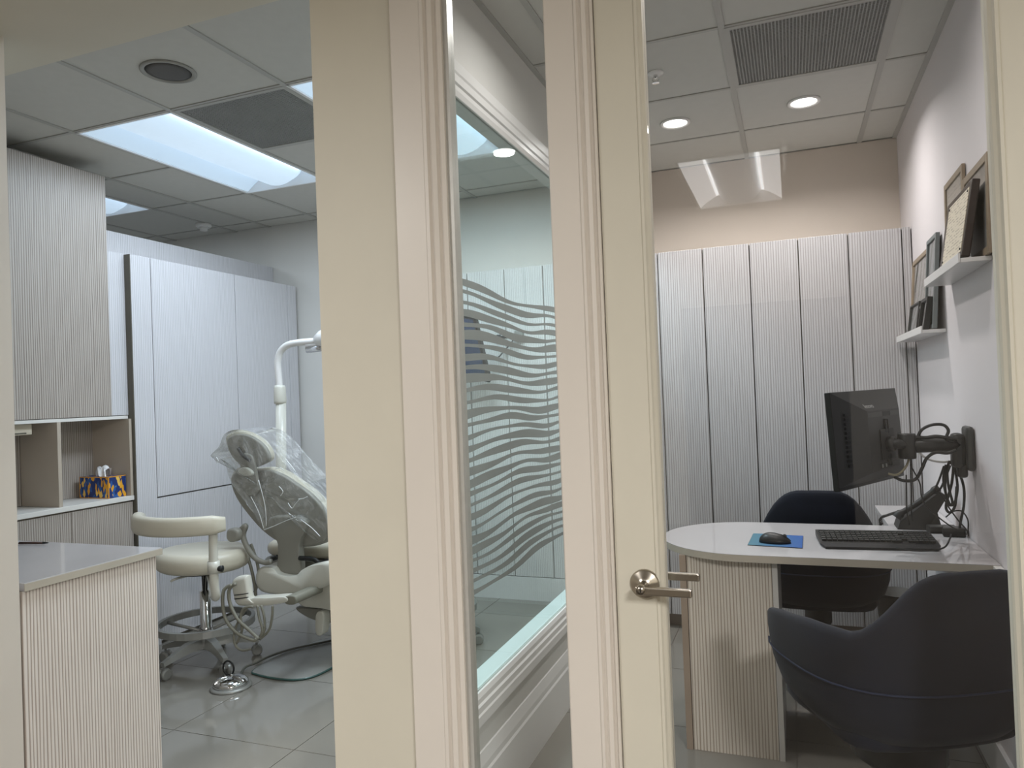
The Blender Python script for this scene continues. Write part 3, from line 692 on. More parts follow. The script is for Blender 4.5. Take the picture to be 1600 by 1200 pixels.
for P_ in ([(446, 718), (455, 728), (462, 738)], [(430, 733), (438, 731), (444, 735)], [(450, 786), (456, 794), (461, 788), (468, 780)], [(338, 714), (341, 720), (338, 723)], [(392, 776), (404, 800), (412, 826)], [(404, 750), (414, 790), (416, 822)], [(412, 828), (428, 822), (446, 814), (462, 808)], [(470, 812), (486, 824), (500, 838)], [(436, 760), (442, 768), (438, 775)], [(466, 780), (474, 779), (480, 776)]):
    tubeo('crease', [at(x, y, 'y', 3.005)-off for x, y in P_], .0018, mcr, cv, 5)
# lamp post and lamp
lp = at(441, 900, 'y', 3.52); ly = 3.52
t = thing('dental_lamp', 'white curved pole lamp rising behind the dental chair', 'lamp', (lp.x, ly, 0))
def ll(L_, y=ly): return [at(x, y_, 'y', y)-Vector((lp.x, ly, 0)) for x, y_ in L_]
q = ll([(439, 630)])[0]
bm = bmesh.new(); tube(bm, [(0, 0, .50), (q.x, 0, q.z)], .030, 16); new('post', bm, M_shell2, t, True)
bk_ = at(478, 912, 'y', 3.32)-Vector((lp.x, ly, 0)); tubeo('mount_bracket', [(0, 0, .51), (.06, -.03, .495), (bk_.x, bk_.y, bk_.z)], .026, M_shell2, t, 12)
bm = bmesh.new(); tube(bm, [ll([(438, 631)])[0], ll([(438, 627)])[0], ll([(437, 606)])[0], ll([(437, 602)])[0]], [.034, .036, .034, .028], 16); new('joint_sleeve', bm, M_shell2, t, True)
tubeo('curved_arm', ll([(437, 606), (435, 585), (434, 565), (438, 550), (448, 540), (462, 536), (482, 534), (500, 533)]), .020, M_white, t, 12)
bm = bmesh.new(); lathe(bm, [(.03, -.09), (.05, -.05), (.055, 0), (.05, .06), (0, .07)], ll([(515, 527)])[0], (1, 0, .12), 18); new('lamp_head', bm, M_white, t, True)
bm = bmesh.new(); a_, b_ = ll([(480, 546), (524, 541)]); tube(bm, [a_, b_], .021, 12); new('lamp_handle', bm, M_chrome, t, True)
bm = bmesh.new(); a_, b_ = ll([(479, 540), (526, 535)]); tube(bm, [a_, b_], .016, 12); new('lamp_rim', bm, M_white, t, True)
# foot control
p = at(361, 1074, 'z', 0)
t = thing('foot_control', 'round chrome foot pedal on the floor before the dental chair', 'foot pedal', (p.x, p.y, 0))
latheo('base', [(.095, 0), (.095, .008), (.085, .014), (0, .014)], M_basegrey, t, seg=32)
latheo('dome', [(.082, .013), (.08, .03), (.062, .044), (.03, .05), (0, .051)], M_chrome, t, seg=32)
tubeo('carry_ring', [(-.03+.032*math.cos(a), .02, .082+.034*math.sin(a)) for a in [2*PI*k_/12 for k_ in range(12)]], .0045, M_black, t, 8, True, 3)
for a in (0, 2.1, 4.2): tubeo('rib', [(.015*math.cos(a), .015*math.sin(a), .052), (.05*math.cos(a), .05*math.sin(a), .05), (.078*math.cos(a), .078*math.sin(a), .034)], .007, M_chrome, t)
hp = [at(x, y, 'z', .012)-Vector((p.x, p.y, 0)) for x, y in [(374, 1060), (382, 1046), (400, 1038), (420, 1028), (450, 1018), (480, 1011), (518, 1003)]]
for q in hp[1:]: q.z = .019
tag(tubeo('hose', hp, .006, mat('dark_hose', (92, 92, 84), .5), t, 8), 'dark hose running to the chair')
# monitor on the far wall
A, B, C_, D = at(690, 487, 'y', 4.08), at(742, 496, 'y', 4.08), at(765, 598, 'y', 4.32), at(712, 603, 'y', 4.32)
u = (B-A).normalized(); v = (B-C_).normalized(); nn = u.cross(v).normalized()
if nn.y > 0: nn = -nn
w_ = .50; h_ = (B-C_).length; cen = (B+C_)/2-u*w_/2
Mx = Matrix(((u.x, v.x, nn.x, cen.x), (u.y, v.y, nn.y, cen.y), (u.z, v.z, nn.z, cen.z), (0, 0, 0, 1)))
t = thing('wall_monitor', 'dark monitor on wall arm seen through etched window', 'monitor', cen)
def inM(nm, m, *a, bev=0.002): return new(nm, bx(bmesh.new(), *a, bev, Matrix.Translation(-cen) @ Mx), m, t)
inM('casing', M_black, -w_/2, w_/2, -h_/2, h_/2, -.035, 0)
inM('screen', mat('screen_reflection', (26, 44, 74), .15, var=.5, vs_=5, emit=(.12, .25, .5), es=.12), -w_/2+.02, w_/2-.018, -h_/2+.03, h_/2-.02, .0005, .002, bev=0)  # blue reflection painted in as base colour and faint glow
e1, e2 = at(778, 530, 'y', 4.52), at(810, 526, 'y', 4.50)
b0 = cen-nn*.035+u*.1
bm = bmesh.new(); tube(bm, [b0-cen, b0-nn*.05-cen, e2+Vector((0, -.05, .0))-cen], .010, 8); new('wall_arm', bm, M_black, t, True)
bm = bmesh.new(); bx(bm, e2.x-.03, e2.x+.03, 4.50, 4.528, e2.z-.03, e2.z+.04, .004, Matrix.Translation(-cen)); new('wall_bracket', bm, M_basegrey, t)
bm = bmesh.new(); bx(bm, e1.x-.012, e1.x+.02, 4.516, 4.528, e1.z-.03, e1.z+.03, .003, Matrix.Translation(-cen)); new('wall_plug', bm, M_grey, t)
tubeo('cable', [b0-cen, at(770, 560, 'y', 4.44)-cen, at(788, 548, 'y', 4.50)-cen, at(798, 536, 'y', 4.50)-cen, at(805, 528, 'y', 4.52)-cen], .005, M_black2, t)

# ================================================================ OFFICE
# wardrobe front
wd = thing('wardrobe', 'white fluted floor to head height wardrobe across the office', 'wardrobe', (0, 0, 0))
WY = 4.19; WZ = EYE+.772
k_ = WY/4.56; xs = [-.935]+[x*k_ for x in (-.742, -.471, -.201, .068, .332, .603)]+[.597]
box('carcass', -.935, .597, WY+.022, 4.543, .075, WZ-.003, M_whitelam, wd)
box('reveal_backing', -.934, .596, WY+.012, WY+.0215, .078, WZ-.006, M_dark, wd)
for a, b in zip(xs, xs[1:]): box('door_panel', a+.0028, b-.0028, WY-.006, WY+.012, .08, WZ, M_fl_white_x, wd, .0015)
box('toe_kick', -.935, .597, WY+.055, WY+.075, 0, .0745, mat('toe_kick', (136, 124, 114), .5), wd)
# desk
dk = thing('office_desk', 'white desk with rounded end and fluted pedestal fixed to the right wall', 'desk', (0, 0, 0))
yf, yb = 2.722, 3.382; rr = (yb-yf)/2; cx = -.185
ol_ = [(.575, yf), (.575, yf-.0), (.598, yf), (.598, yb), (cx, yb)]
out = [(.598, yf), (.598, yb)]+[(cx+rr*math.cos(a), (yf+yb)/2+rr*math.sin(a)) for a in [PI/2+PI*i/28 for i in range(29)]]
prismo('desktop', [(x, y, .724) for x, y in out], (0, 0, 1), .026, M_quartz, dk)
out2 = [(x, y) for x, y in out[2:]]; bm = bmesh.new()
for (xa, ya), (xb, yb_) in zip([(.598, yf)]+out2[::-1], out2[::-1]):
    pass
edge = [Vector((.55, yf-.0006, .737))]
path = [(.598, yf-.0004)]+[(cx+(rr+.0004)*math.cos(a), (yf+yb)/2+(rr+.0004)*math.sin(a)) for a in [3*PI/2-PI*i/28 for i in range(29)]]
A = [bm.verts.new((x, y, .7245)) for x, y in path]; B = [bm.verts.new((x, y, .7485)) for x, y in path]
for i in range(len(path)-1): bm.faces.new((A[i], A[i+1], B[i+1], B[i]))
new('edge_band', bm, M_edge, dk)
box('fluted_panel', -.394, -.094, 2.800, 2.818, 0, .7235, M_fl_beige_x, dk, .001)
box('pedestal_carcass', -.393, -.096, 2.819, 3.30, 0, .7235, M_beigelam, dk)
box('pedestal_side', -.420, -.3965, 2.797, 3.30, 0, .7235, mat('pedestal_edge', (160, 144, 128), .45), dk)
box('pedestal_side', -.0925, -.074, 2.797, 3.30, 0, .7235, M_whitelam, dk)
box('return_top', .352, .598, 3.383, 3.925, .724, .75, M_quartz, dk, .002)
box('wall_ledge', .575, .598, 2.30, 2.7215, .712, .748, M_whitelam, dk, .002)
# mouse pad and mouse
mp_ = mat('mouse_pad_print', (36, 110, 190), .6); nt = mp_.node_tree; N = nt.nodes; L = nt.links
tc = N.new('ShaderNodeTexCoord'); sx = N.new('ShaderNodeSeparateXYZ'); L.new(tc.outputs['Object'], sx.inputs[0])
nz = N.new('ShaderNodeTexNoise'); nz.inputs['Scale'].default_value = 22; L.new(tc.outputs['Object'], nz.inputs[0])
ad = N.new('ShaderNodeMath'); ad.operation = 'MULTIPLY_ADD'; L.new(nz.outputs['Fac'], ad.inputs[0]); ad.inputs[1].default_value = .10; L.new(sx.outputs[0], ad.inputs[2])
r_ = N.new('ShaderNodeValToRGB'); L.new(ad.outputs[0], r_.inputs[0]); e = r_.color_ramp.elements
r_.color_ramp.elements[0].position = 0; e[0].position = .06; e[0].color = lin((70, 118, 134)); e[1].position = .24; e[1].color = lin((28, 82, 152))
L.new(r_.outputs[0], N['Principled BSDF'].inputs['Base Color'])
c0 = [at(x, y, 'z', .753) for x, y in ((1168, 851), (1254, 856), (1255, 837), (1177, 833))]
cen = Vector((c0[0].x, c0[0].y, .7502))
t = thing('mouse_pad', 'blue mouse pad on the desk left of the keyboard', 'mouse pad', cen)
pl = [Vector((p.x, p.y, .7502))-cen for p in c0]
prismo('pad_base', [p for p in pl], (0, 0, 1), .002, M_black2, t)
cc = sum(pl, Vector())/4; prismo('pad_print', [cc+(p-cc)*.992+Vector((0, 0, .0021)) for p in pl], (0, 0, 1), .0006, mp_, t)
mc = at(1211, 848, 'z', .753); mc.z = .7532; mdir = math.radians(-6)
t = thing('computer_mouse', 'black mouse resting on the blue mouse pad', 'mouse', mc, mdir)
bm = bmesh.new(); bmesh.ops.create_uvsphere(bm, u_segments=24, v_segments=14, radius=1)
for v in bm.verts:
    x, y, z = v.co; z = max(z, -.02)
    v.co = Vector((x*.058, y*.033*(1-.12*x*x), (z if z > 0 else 0)*.036*(1-.25*x)+.0015))
new('shell', bm, M_black, t, True)
bm = bmesh.new(); lathe(bm, [(.006, -.004), (.008, -.003), (.008, .003), (.006, .004)], (.035, 0, .026), (0, 1, 0), 14); new('scroll_wheel', bm, M_grey, t, True)
bm = bmesh.new(); tube(bm, catmull([(.057, 0, .010), (.045, 0, .021), (.03, 0, .0295), (.012, 0, .034)], 5), .0011, 5); new('button_split', bm, M_black2, t)
# keyboard
k0, k1, k2 = at(1282, 853, 'z', .75), at(1470, 857, 'z', .75), at(1487, 832, 'z', .75)
ux = (k1-k0).normalized(); kw = (k1-k0).length; kc = k0; ka = math.atan2(ux.y, ux.x); kd = .155
t = thing('keyboard', 'black keyboard on the desk beside wall', 'keyboard', (k0.x, k0.y, .7503), ka)
bm = bmesh.new(); prism(bm, [(0, -.0, .004), (0, kd, .006), (0, kd+.012, .010), (0, kd+.008, .030), (0, .02, .014), (0, 0, .010)], (1, 0, 0), kw)
new('case', bm, M_black, t)
bm = bmesh.new(); prism(bm, [(0.012, -.055, .001), (kw-.02, -.055, .001), (kw, 0, .004), (0, 0, .004)], (0, 0, 1), .008); new('palm_rest', bm, M_black2, t)
for r in range(6):
    bm = bmesh.new(); y0 = .022+r*.0215; z0 = .0145+(y0-.02)*.11
    nk = 21
    for c_ in range(nk):
        if c_ in (15, 16) and r in (0, 3) and c_ == 15: continue
        x0 = .008+(kw-.016)*c_/nk; bx(bm, x0+.001, x0+(kw-.016)/nk-.001, y0, y0+.017, z0-.001, z0+.007, .0012)
    new('key_row', bm, M_grey, t)
bm = bmesh.new(); 
for x_ in (.04, kw-.05): bx(bm, x_, x_+.02, kd-.02, kd-.005, 0, .008)
new('foot', bm, M_black2, t)
# monitor
mw, mh = .521, .34
u = Vector((.4878, .8729, .0075)); v = Vector((-.0484, .0185, .9987)); nrm = u.cross(v).normalized()
if nrm.y > 0: nrm = -nrm
mcn = Vector((.254, 2.959, -.203+EYE))
Mm = Matrix(((u.x, v.x, nrm.x, 0), (u.y, v.y, nrm.y, 0), (u.z, v.z, nrm.z, 0), (0, 0, 0, 1)))
t = thing('monitor', 'black monitor on a wall arm, seen from behind above the keyboard', 'monitor', mcn)
def mbx(nm, m, *a, bev=.002, par=None): return new(nm, bx(bmesh.new(), *a, bev, Mm), m, par or t)
mbx('bezel', M_black, -mw/2, mw/2, -mh/2, mh/2, -.018, .004, bev=.003)
mbx('screen', mat('dark_screen', (10, 11, 13), .12), -mw/2+.014, mw/2-.014, -mh/2+.02, mh/2-.012, -.0195, -.0185, bev=0)
# tapered back: trapezoid
bm = bmesh.new()
bq = [(-mw/2+.004, -mh/2+.012), (mw/2-.004, -mh/2+.012), (mw/2-.004, mh/2-.003), (-mw/2+.004, mh/2-.003)]
tq = [(-mw/2+.16, -mh/2+.05), (mw/2-.10, -mh/2+.05), (mw/2-.10, mh/2-.075), (-mw/2+.16, mh/2-.075)]
A = [bm.verts.new(Mm @ Vector((x, y, .004))) for x, y in bq]; B = [bm.verts.new(Mm @ Vector((x, y, .050))) for x, y in tq]
for i in range(4): bm.faces.new((A[i], A[(i+1) % 4], B[(i+1) % 4], B[i]))
bm.faces.new(B); bm.faces.new(A[::-1]); bh = new('back_housing', bm, mat('monitor_back', (40, 40, 39), .5, var=.05), t)
for x0_, x1_ in ((-.10, .02), (.02, .08), (.08, .15)):
    mbx('vent_strip', M_black2 if x0_ == .02 else M_grey, x0_, x1_-.002, mh/2-.098, mh/2-.082, .0502, .0512, bev=0, par=bh)
for i in range(12):
    a_ = -mw/2+.055; mbx('side_vent', M_black2, a_, a_+.035, .10-.017*i, .108-.017*i, .0165+.0, .0205, bev=0, par=bh) if i < 0 else None
bm = bmesh.new()
for i in range(12): bx(bm, -mw/2+.05, -mw/2+.088, .085-.016*i, .094-.016*i, .0175, .0245, 0, Mm)
o = new('side_vents', bm, M_black2, bh)
for x_, y_, l in ((.035, .035, .05), (.035, -.085, .045)):
    bm = bmesh.new(); bx(bm, x_-.012, x_+.012, y_-l/2, y_+l/2, .0500, .0535, .006, Mm); new('mount_slot', bm, M_black2, bh)
mbx('port_recess', M_black2, -.04, .12, -.115, -.093, .0502, .052, bev=.001, par=bh)
for x_ in (-.03, .0): mbx('port', M_basegrey, x_, x_+.008, -.110, -.098, .052, .054, bev=0, par=bh)
cu = bpy.data.curves.new('lettering', 'FONT'); cu.body = 'lenovo'; cu.size = .026; cu.extrude = .0003
to = bpy.data.objects.new('lettering', cu); COL.objects.link(to)
dg = bpy.context.evaluated_depsgraph_get(); me = bpy.data.meshes.new_from_object(to.evaluated_get(dg)); bpy.data.objects.remove(to)
me.materials.clear(); me.materials.append(mat('silver_print', (170, 170, 168), .35))
lt = bpy.data.objects.new('lettering', me); COL.objects.link(lt); lt.parent = t
# on the sloping upper face of the housing
e0 = Vector((-mw/2+.004, mh/2-.003, .004)); e1 = Vector((-mw/2+.16, mh/2-.075, .050)); e2 = Vector((mw/2-.10, mh/2-.075, .050))
ex = (e2-e1).normalized(); eu = (Vector((0, mh/2-.003, .004))-Vector((0, mh/2-.075, .050))).normalized(); en = ex.cross(eu)
pos = e1+ex*.004+eu*.012+en*.0006
lt.matrix_local = Mm @ Matrix(((ex.x, eu.x, en.x, pos.x), (ex.y, eu.y, en.y, pos.y), (ex.z, eu.z, en.z, pos.z), (0, 0, 0, 1)))
# monitor arm
ma = thing('monitor_mount', 'black jointed arm bolted to the right wall holding the monitor', 'monitor arm', (.598, 3.06, EYE-.25))
O = Vector((.598, 3.06, EYE-.25))
bm = bmesh.new(); bx(bm, .572, .598, 3.00, 3.09, EYE-.335, EYE-.175, .012, Matrix.Translation(-O)); new('wall_plate', bm, M_grey, ma)
bm = bmesh.new(); bx(bm, .53, .572, 3.015, 3.075, EYE-.325, EYE-.20, .014, Matrix.Translation(-O)); bx(bm, .545, .578, 3.02, 3.07, EYE-.36, EYE-.31, .01, Matrix.Translation(-O)); new('swivel_block', bm, M_black, ma)
j = at(1417, 697, 'y', 2.985); armz = j.z
bm = bmesh.new(); tube(bm, [Vector((.55, 3.04, armz))-O, j-O], .026, 10); new('arm_beam', bm, M_black, ma, True)
latheo('pivot', [(.028, -.045), (.030, -.04), (.030, .04), (.028, .045), (0, .045)], M_black, ma, j-O)
bc = mcn+Mm.to_3x3() @ Vector((.035, -.03, .055))
bm = bmesh.new(); tube(bm, [j-O, bc+nrm*.03-O, bc-O], .017, 10); lathe(bm, [(.026, 0), (.026, .02), (0, .022)], bc-O, nrm, 16); new('ball_head', bm, M_black, ma, True)
mb = bmesh.new(); bx(mb, -.02, .09, -.085, .025, .0512, .0545, .002, Matrix.Translation(mcn-O) @ Mm); new('mount_plate', mb, M_black2, ma)
# cables
def cable(label, pts, y, r, m=M_black2, nm='cable'):
    P = [at(px, py, 'y', y[i] if isinstance(y, (list, tuple)) else y) for i, (px, py) in enumerate(pts)]
    for q in P:
        q.x = min(q.x, .594); q.z = max(q.z, .753+r)
    o = tubeo(nm, P, r, m, None, 7); return tag(o, label, 'cable')
cable('black cable looped over the top of the monitor arm', [(1432, 688), (1440, 672), (1456, 664), (1474, 664), (1482, 673), (1478, 686), (1490, 690)], 2.99, .0055)
cable('thick black cable curving from the monitor underside to the arm', [(1397, 745), (1412, 751), (1430, 749), (1440, 733), (1448, 716), (1462, 707), (1480, 708), (1494, 703)], 2.98, .0058)
cable('tan cable plugged into the back of the monitor', [(1388, 740), (1400, 742), (1411, 735), (1419, 722), (1420, 706)], [2.95, 2.95, 2.96, 2.98, 2.985], .0042, mat('tan_cable', (136, 128, 104), .5))
cable('coiled slack cable hanging in long loops under the wall plate', [(1484, 720), (1478, 740), (1477, 765), (1482, 788), (1488, 785), (1482, 760), (1480, 735), (1484, 722), (1492, 735), (1496, 762), (1492, 784), (1485, 789), (1478, 772), (1474, 748), (1478, 726)], 3.06, .0045)
cable('black cable dropping from wall plate to power adapter', [(1486, 722), (1498, 738), (1506, 762), (1506, 790), (1501, 815), (1499, 832)], [3.06, 3.07, 3.09, 3.12, 3.16, 3.2], .0048)
cable('thin black cable hanging straight down beside the monitor', [(1423, 712), (1423, 740), (1424, 775), (1424, 800), (1426, 815)], 3.05, .0028)
cable('thin black cable hanging left of the wardrobe corner', [(1416, 742), (1416, 770), (1417, 800), (1421, 820)], 3.06, .0026)
cable('thin wavy cable slanting down behind the telephone', [(1422, 726), (1432, 744), (1438, 758), (1440, 775), (1448, 792), (1466, 808), (1485, 822), (1497, 828)], 3.12, .0026)
cable('thin black lead arching onto the desk by the wall', [(1478, 808), (1490, 799), (1503, 799), (1514, 812), (1518, 828), (1515, 838)], [3.1, 3.12, 3.14, 3.16, 3.16, 3.16], .0026)
cable('black cable tangled along the top of the monitor arm', [(1412, 680), (1430, 683), (1446, 684), (1462, 682), (1480, 684), (1496, 686)], 2.985, .007)
cable('white corded plug hanging under the monitor arm', [(1436, 706), (1444, 714), (1458, 720), (1476, 722), (1488, 719)], 3.07, .004, M_whitelam)
cable('keyboard lead lying in a curve along desk front', [(1400, 856), (1425, 860), (1455, 860), (1476, 855), (1484, 842), (1486, 835)], [2.87, 2.85, 2.85, 2.89, 2.98, 3.05], .003)
cable('short black loop tucked behind the top of the telephone', [(1475, 728), (1468, 748), (1461, 766), (1469, 764), (1478, 744), (1485, 727)], 3.13, .004)
cable('black bundle hanging lowest in front of the wall', [(1490, 725), (1487, 755), (1478, 790), (1484, 801), (1492, 790), (1495, 760)], 3.1, .005)
cable('thin black lead slanting down to the power adapter', [(1468, 768), (1484, 795), (1498, 814), (1510, 828), (1510, 836)], 3.14, .0026)
# power adapter + dock
def blk(nm, label, cat, px, py, dx, dy, dz, rz, m=M_black):
    p = at(px, py, 'z', .75); p.x = min(p.x, .59-dx/2)
    t_ = thing(nm, label, cat, (p.x, p.y, .7503), rz)
    box('casing', -dx/2, dx/2, -dy/2, dy/2, 0, dz, m, t_, .004); box('label_panel', -dx/2+.006, dx/2-.006, -dy/2+.006, dy/2-.006, dz-.0005, dz+.0006, M_grey, t_); return t_
blk('power_adapter', 'black power adapter on desk against the right wall', 'adapter', 1500, 838, .075, .05, .034, -.1)
blk('docking_unit', 'flat black box behind keyboard', 'electronics', 1472, 832, .10, .055, .026, .1)
# telephone
p = at(1432, 823, 'z', .75)
t = thing('telephone', 'black desk telephone standing propped up behind the keyboard', 'telephone', (.43, 3.36, .7503))
bm = bmesh.new(); prism(bm, [(-.055, -.06, 0), (.05, -.06, 0), (.062, -.06, .022), (.125, -.06, .135), (.100, -.06, .152), (-.045, -.06, .030)], (0, 1, 0), .12); new('body', bm, M_black, t)
bm = bmesh.new(); prism(bm, [(.03, -.035, .0), (.10, -.035, 0), (.105, -.035, .006), (.088, -.035, .085), (.07, -.035, .075), (.04, -.035, .012)], (0, 1, 0), .07); new('stand', bm, M_grey, t)
tubeo('handset', [(-.055, -.045, .045), (-.040, -.045, .062), (.02, -.045, .103), (.075, -.045, .150), (.100, -.045, .166)], [.017]*7+[.011]*6+[.011]*6+[.015]*6, M_black2, t, 10)
bm = bmesh.new()
sl = Vector((.145, 0, .122)).normalized(); up = Vector((-.644, 0, .765))
for r in range(4):
    for c_ in range(3):
        q = Vector((-.025, 0.0+c_*.020, .047))+sl*(.02+r*.022)+up*.0015; bmesh.ops.create_cube(bm, size=.013, matrix=Matrix.Translation(q) @ Matrix.Rotation(-.70, 4, 'Y') @ Matrix.Diagonal((1, 1, .5, 1)))
new('keypad', bm, M_grey, t)
hx_ = []
A = at(1377, 820, 'y', 3.42)-Vector((.43, 3.36, .7503)); B = at(1384, 806, 'y', 3.40)-Vector((.43, 3.36, .7503)); C_ = at(1408, 801, 'y', 3.36)-Vector((.43, 3.36, .7503))
pth = catmull([A, (A*.5+B*.5)+Vector((-.01, 0, .01)), B, (B+C_)/2+Vector((0, 0, .004)), C_], 40)
for i, q in enumerate(pth): hx_.append(q+Vector((.006*math.cos(i*.75), .007*math.sin(i*.75), .007*math.cos(i*.75+.6))))
new('coiled_cord', tube(bmesh.new(), hx_, .0022, 5), M_black2, t, True)
# waste bin
t = thing('waste_bin', 'dark grey waste bin in the far corner under the desk', 'bin', (.445, 4.07, 0))
latheo('bucket', [(.075, 0), (.092, .28), (.095, .285), (.095, .30), (.088, .30), (.073, .01), (0, .01)], mat('bin_plastic', (58, 56, 52), .6), t, seg=28)
tubeo('rim', [(.094*math.cos(a), .094*math.sin(a), .299) for a in [2*PI*k_/24 for k_ in range(24)]], .004, M_grey, t, 6, True, 1)
# shelves
def shelf(y0, y1, zb, label):
    t = thing('picture_shelf', label, 'shelf', (.599, (y0+y1)/2, zb))
    h = (y1-y0)/2
    box('shelf_board', -.085, 0, -h, h, 0, .014, M_white, t, .001); box('front_lip', -.092, -.0855, -h, h, 0, .030, M_white, t, .001)
    return t
shelf(2.66, 3.287, EYE+.362, 'upper white picture ledge on the right wall')
shelf(3.42, 4.17, EYE+.188, 'lower white picture ledge nearer the wardrobe')
mcert = mat('certificate_print', (226, 222, 212), .5); nt = mcert.node_tree; N = nt.nodes; L = nt.links
def printed(name, paper, ink, pitch=.012, thr=.5):
    """lines of small print: narrow rows along z, broken into words along y"""
    m = mat(name, paper, .5); nt = m.node_tree; N = nt.nodes; L = nt.links
    tc = N.new('ShaderNodeTexCoord'); wv = N.new('ShaderNodeTexWave'); wv.bands_direction = 'Z'; wv.inputs['Scale'].default_value = .314/pitch
    L.new(tc.outputs['Object'], wv.inputs[0])
    mp = N.new('ShaderNodeMapping'); mp.inputs['Scale'].default_value = (1, 26, .8/pitch); L.new(tc.outputs['Object'], mp.inputs[0])
    nz = N.new('ShaderNodeTexNoise'); nz.inputs['Scale'].default_value = 1; nz.inputs['Detail'].default_value = 3; L.new(mp.outputs[0], nz.inputs[0])
    a = N.new('ShaderNodeMath'); a.operation = 'GREATER_THAN'; a.inputs[1].default_value = .72; L.new(wv.outputs['Fac'], a.inputs[0])
    b = N.new('ShaderNodeMath'); b.operation = 'GREATER_THAN'; b.inputs[1].default_value = thr; L.new(nz.outputs['Fac'], b.inputs[0])
    c = N.new('ShaderNodeMath'); c.operation = 'MULTIPLY'; L.new(a.outputs[0], c.inputs[0]); L.new(b.outputs[0], c.inputs[1])
    mx = N.new('ShaderNodeMix'); mx.data_type = 'RGBA'; mx.inputs[6].default_value = lin(paper); mx.inputs[7].default_value = lin(ink)
    L.new(c.outputs[0], mx.inputs[0]); L.new(mx.outputs[2], N['Principled BSDF'].inputs['Base Color']); return m
M_cert = printed('certificate', (222, 218, 210), (172, 168, 164), .016, .52)
M_cert2 = printed('plaque_plate', (224, 214, 194), (176, 164, 146), .011, .5)
M_photo = mat('grey_print', (168, 176, 176), .4, var=.35, vs_=14)
M_photo2 = mat('pale_print', (206, 204, 200), .4, var=.2, vs_=10)
def picture(label, y0, y1, z0, z1, xb, lean, bw_, mfr, mart, depth=.016, nm='framed_print', cat='framed print'):
    """stands at z0 with its face towards -X, leaning back by lean metres"""
    h = z1-z0; w2_ = (y1-y0)/2
    t = thing(nm, label, cat, (xb, (y0+y1)/2, z0))
    t.rotation_euler = (0, math.atan2(lean, h), 0)
    for a in ((-w2_, -w2_+bw_, 0, h), (w2_-bw_, w2_, 0, h), (-w2_+bw_, w2_-bw_, 0, bw_), (-w2_+bw_, w2_-bw_, h-bw_, h)):
        box('frame_side', 0, depth, a[0], a[1], a[2], a[3], mfr, t, .0012)
    box('print', depth*.5, depth*.6, -w2_+bw_, w2_-bw_, bw_, h-bw_, mart, t); box('glass', depth*.35, depth*.38, -w2_+bw_, w2_-bw_, bw_, h-bw_, M_pane, t)
    box('backing', depth*.65, depth, -w2_+bw_, w2_-bw_, bw_, h-bw_, M_dark, t)
    return t
z1s = EYE+.3775; z2s = EYE+.2072
picture('tall taupe framed certificate standing at the far end of upper ledge', 2.955, 3.275, z1s, EYE+.748, .581, .006, .022, M_taupewood, M_cert, .011)
picture('taupe framed picture behind dark plaque on upper ledge', 2.61, 2.95, z1s, EYE+.688, .580, .006, .024, M_taupewood, M_photo2, .011)
t = thing('award_plaque', 'dark wooden plaque with cream engraved plate leaning on upper ledge', 'plaque', (.517, 2.85, z1s+.004)); t.rotation_euler = (0, math.atan2(.040, .25), 0)
bm = bmesh.new(); bx(bm, 0, .024, -.19, .19, 0, .245, .004); new('board', bm, M_darkwood, t)
box('engraved_plate', -.002, -.0002, -.172, .135, .018, .222, M_cert2, t)
for y in (-.16, .122):
    for z in (.028, .212): latheo('pin', [(.004, 0), (.004, .002), (0, .003)], M_black, t, (-.002, y, z), (-1, 0, 0), 10)
picture('taupe framed certificate at the far end of lower ledge', 3.66, 4.08, z2s, EYE+.576, .556, .026, .022, M_taupewood, M_cert)
picture('tall blue grey framed print on the lower ledge overlapping upper ledge', 3.425, 3.645, z2s, EYE+.600, .552, .026, .018, M_bluegrey, M_photo)
picture('small grey print in black frame on the lower ledge', 3.72, 3.98, z2s, EYE+.352, .530, .020, .008, M_grey, M_photo, .02)
picture('small black frame at near end of the lower ledge', 3.46, 3.62, z2s, EYE+.345, .522, .022, .014, M_black, mat('dark_photo', (40, 40, 46), .25, var=.4), .022)
picture('smallest dark frame hidden between two grey prints on the lower ledge', 3.64, 3.71, z2s, EYE+.325, .528, .02, .01, M_black, mat('dark_photo', (40, 40, 46), .25), .018)

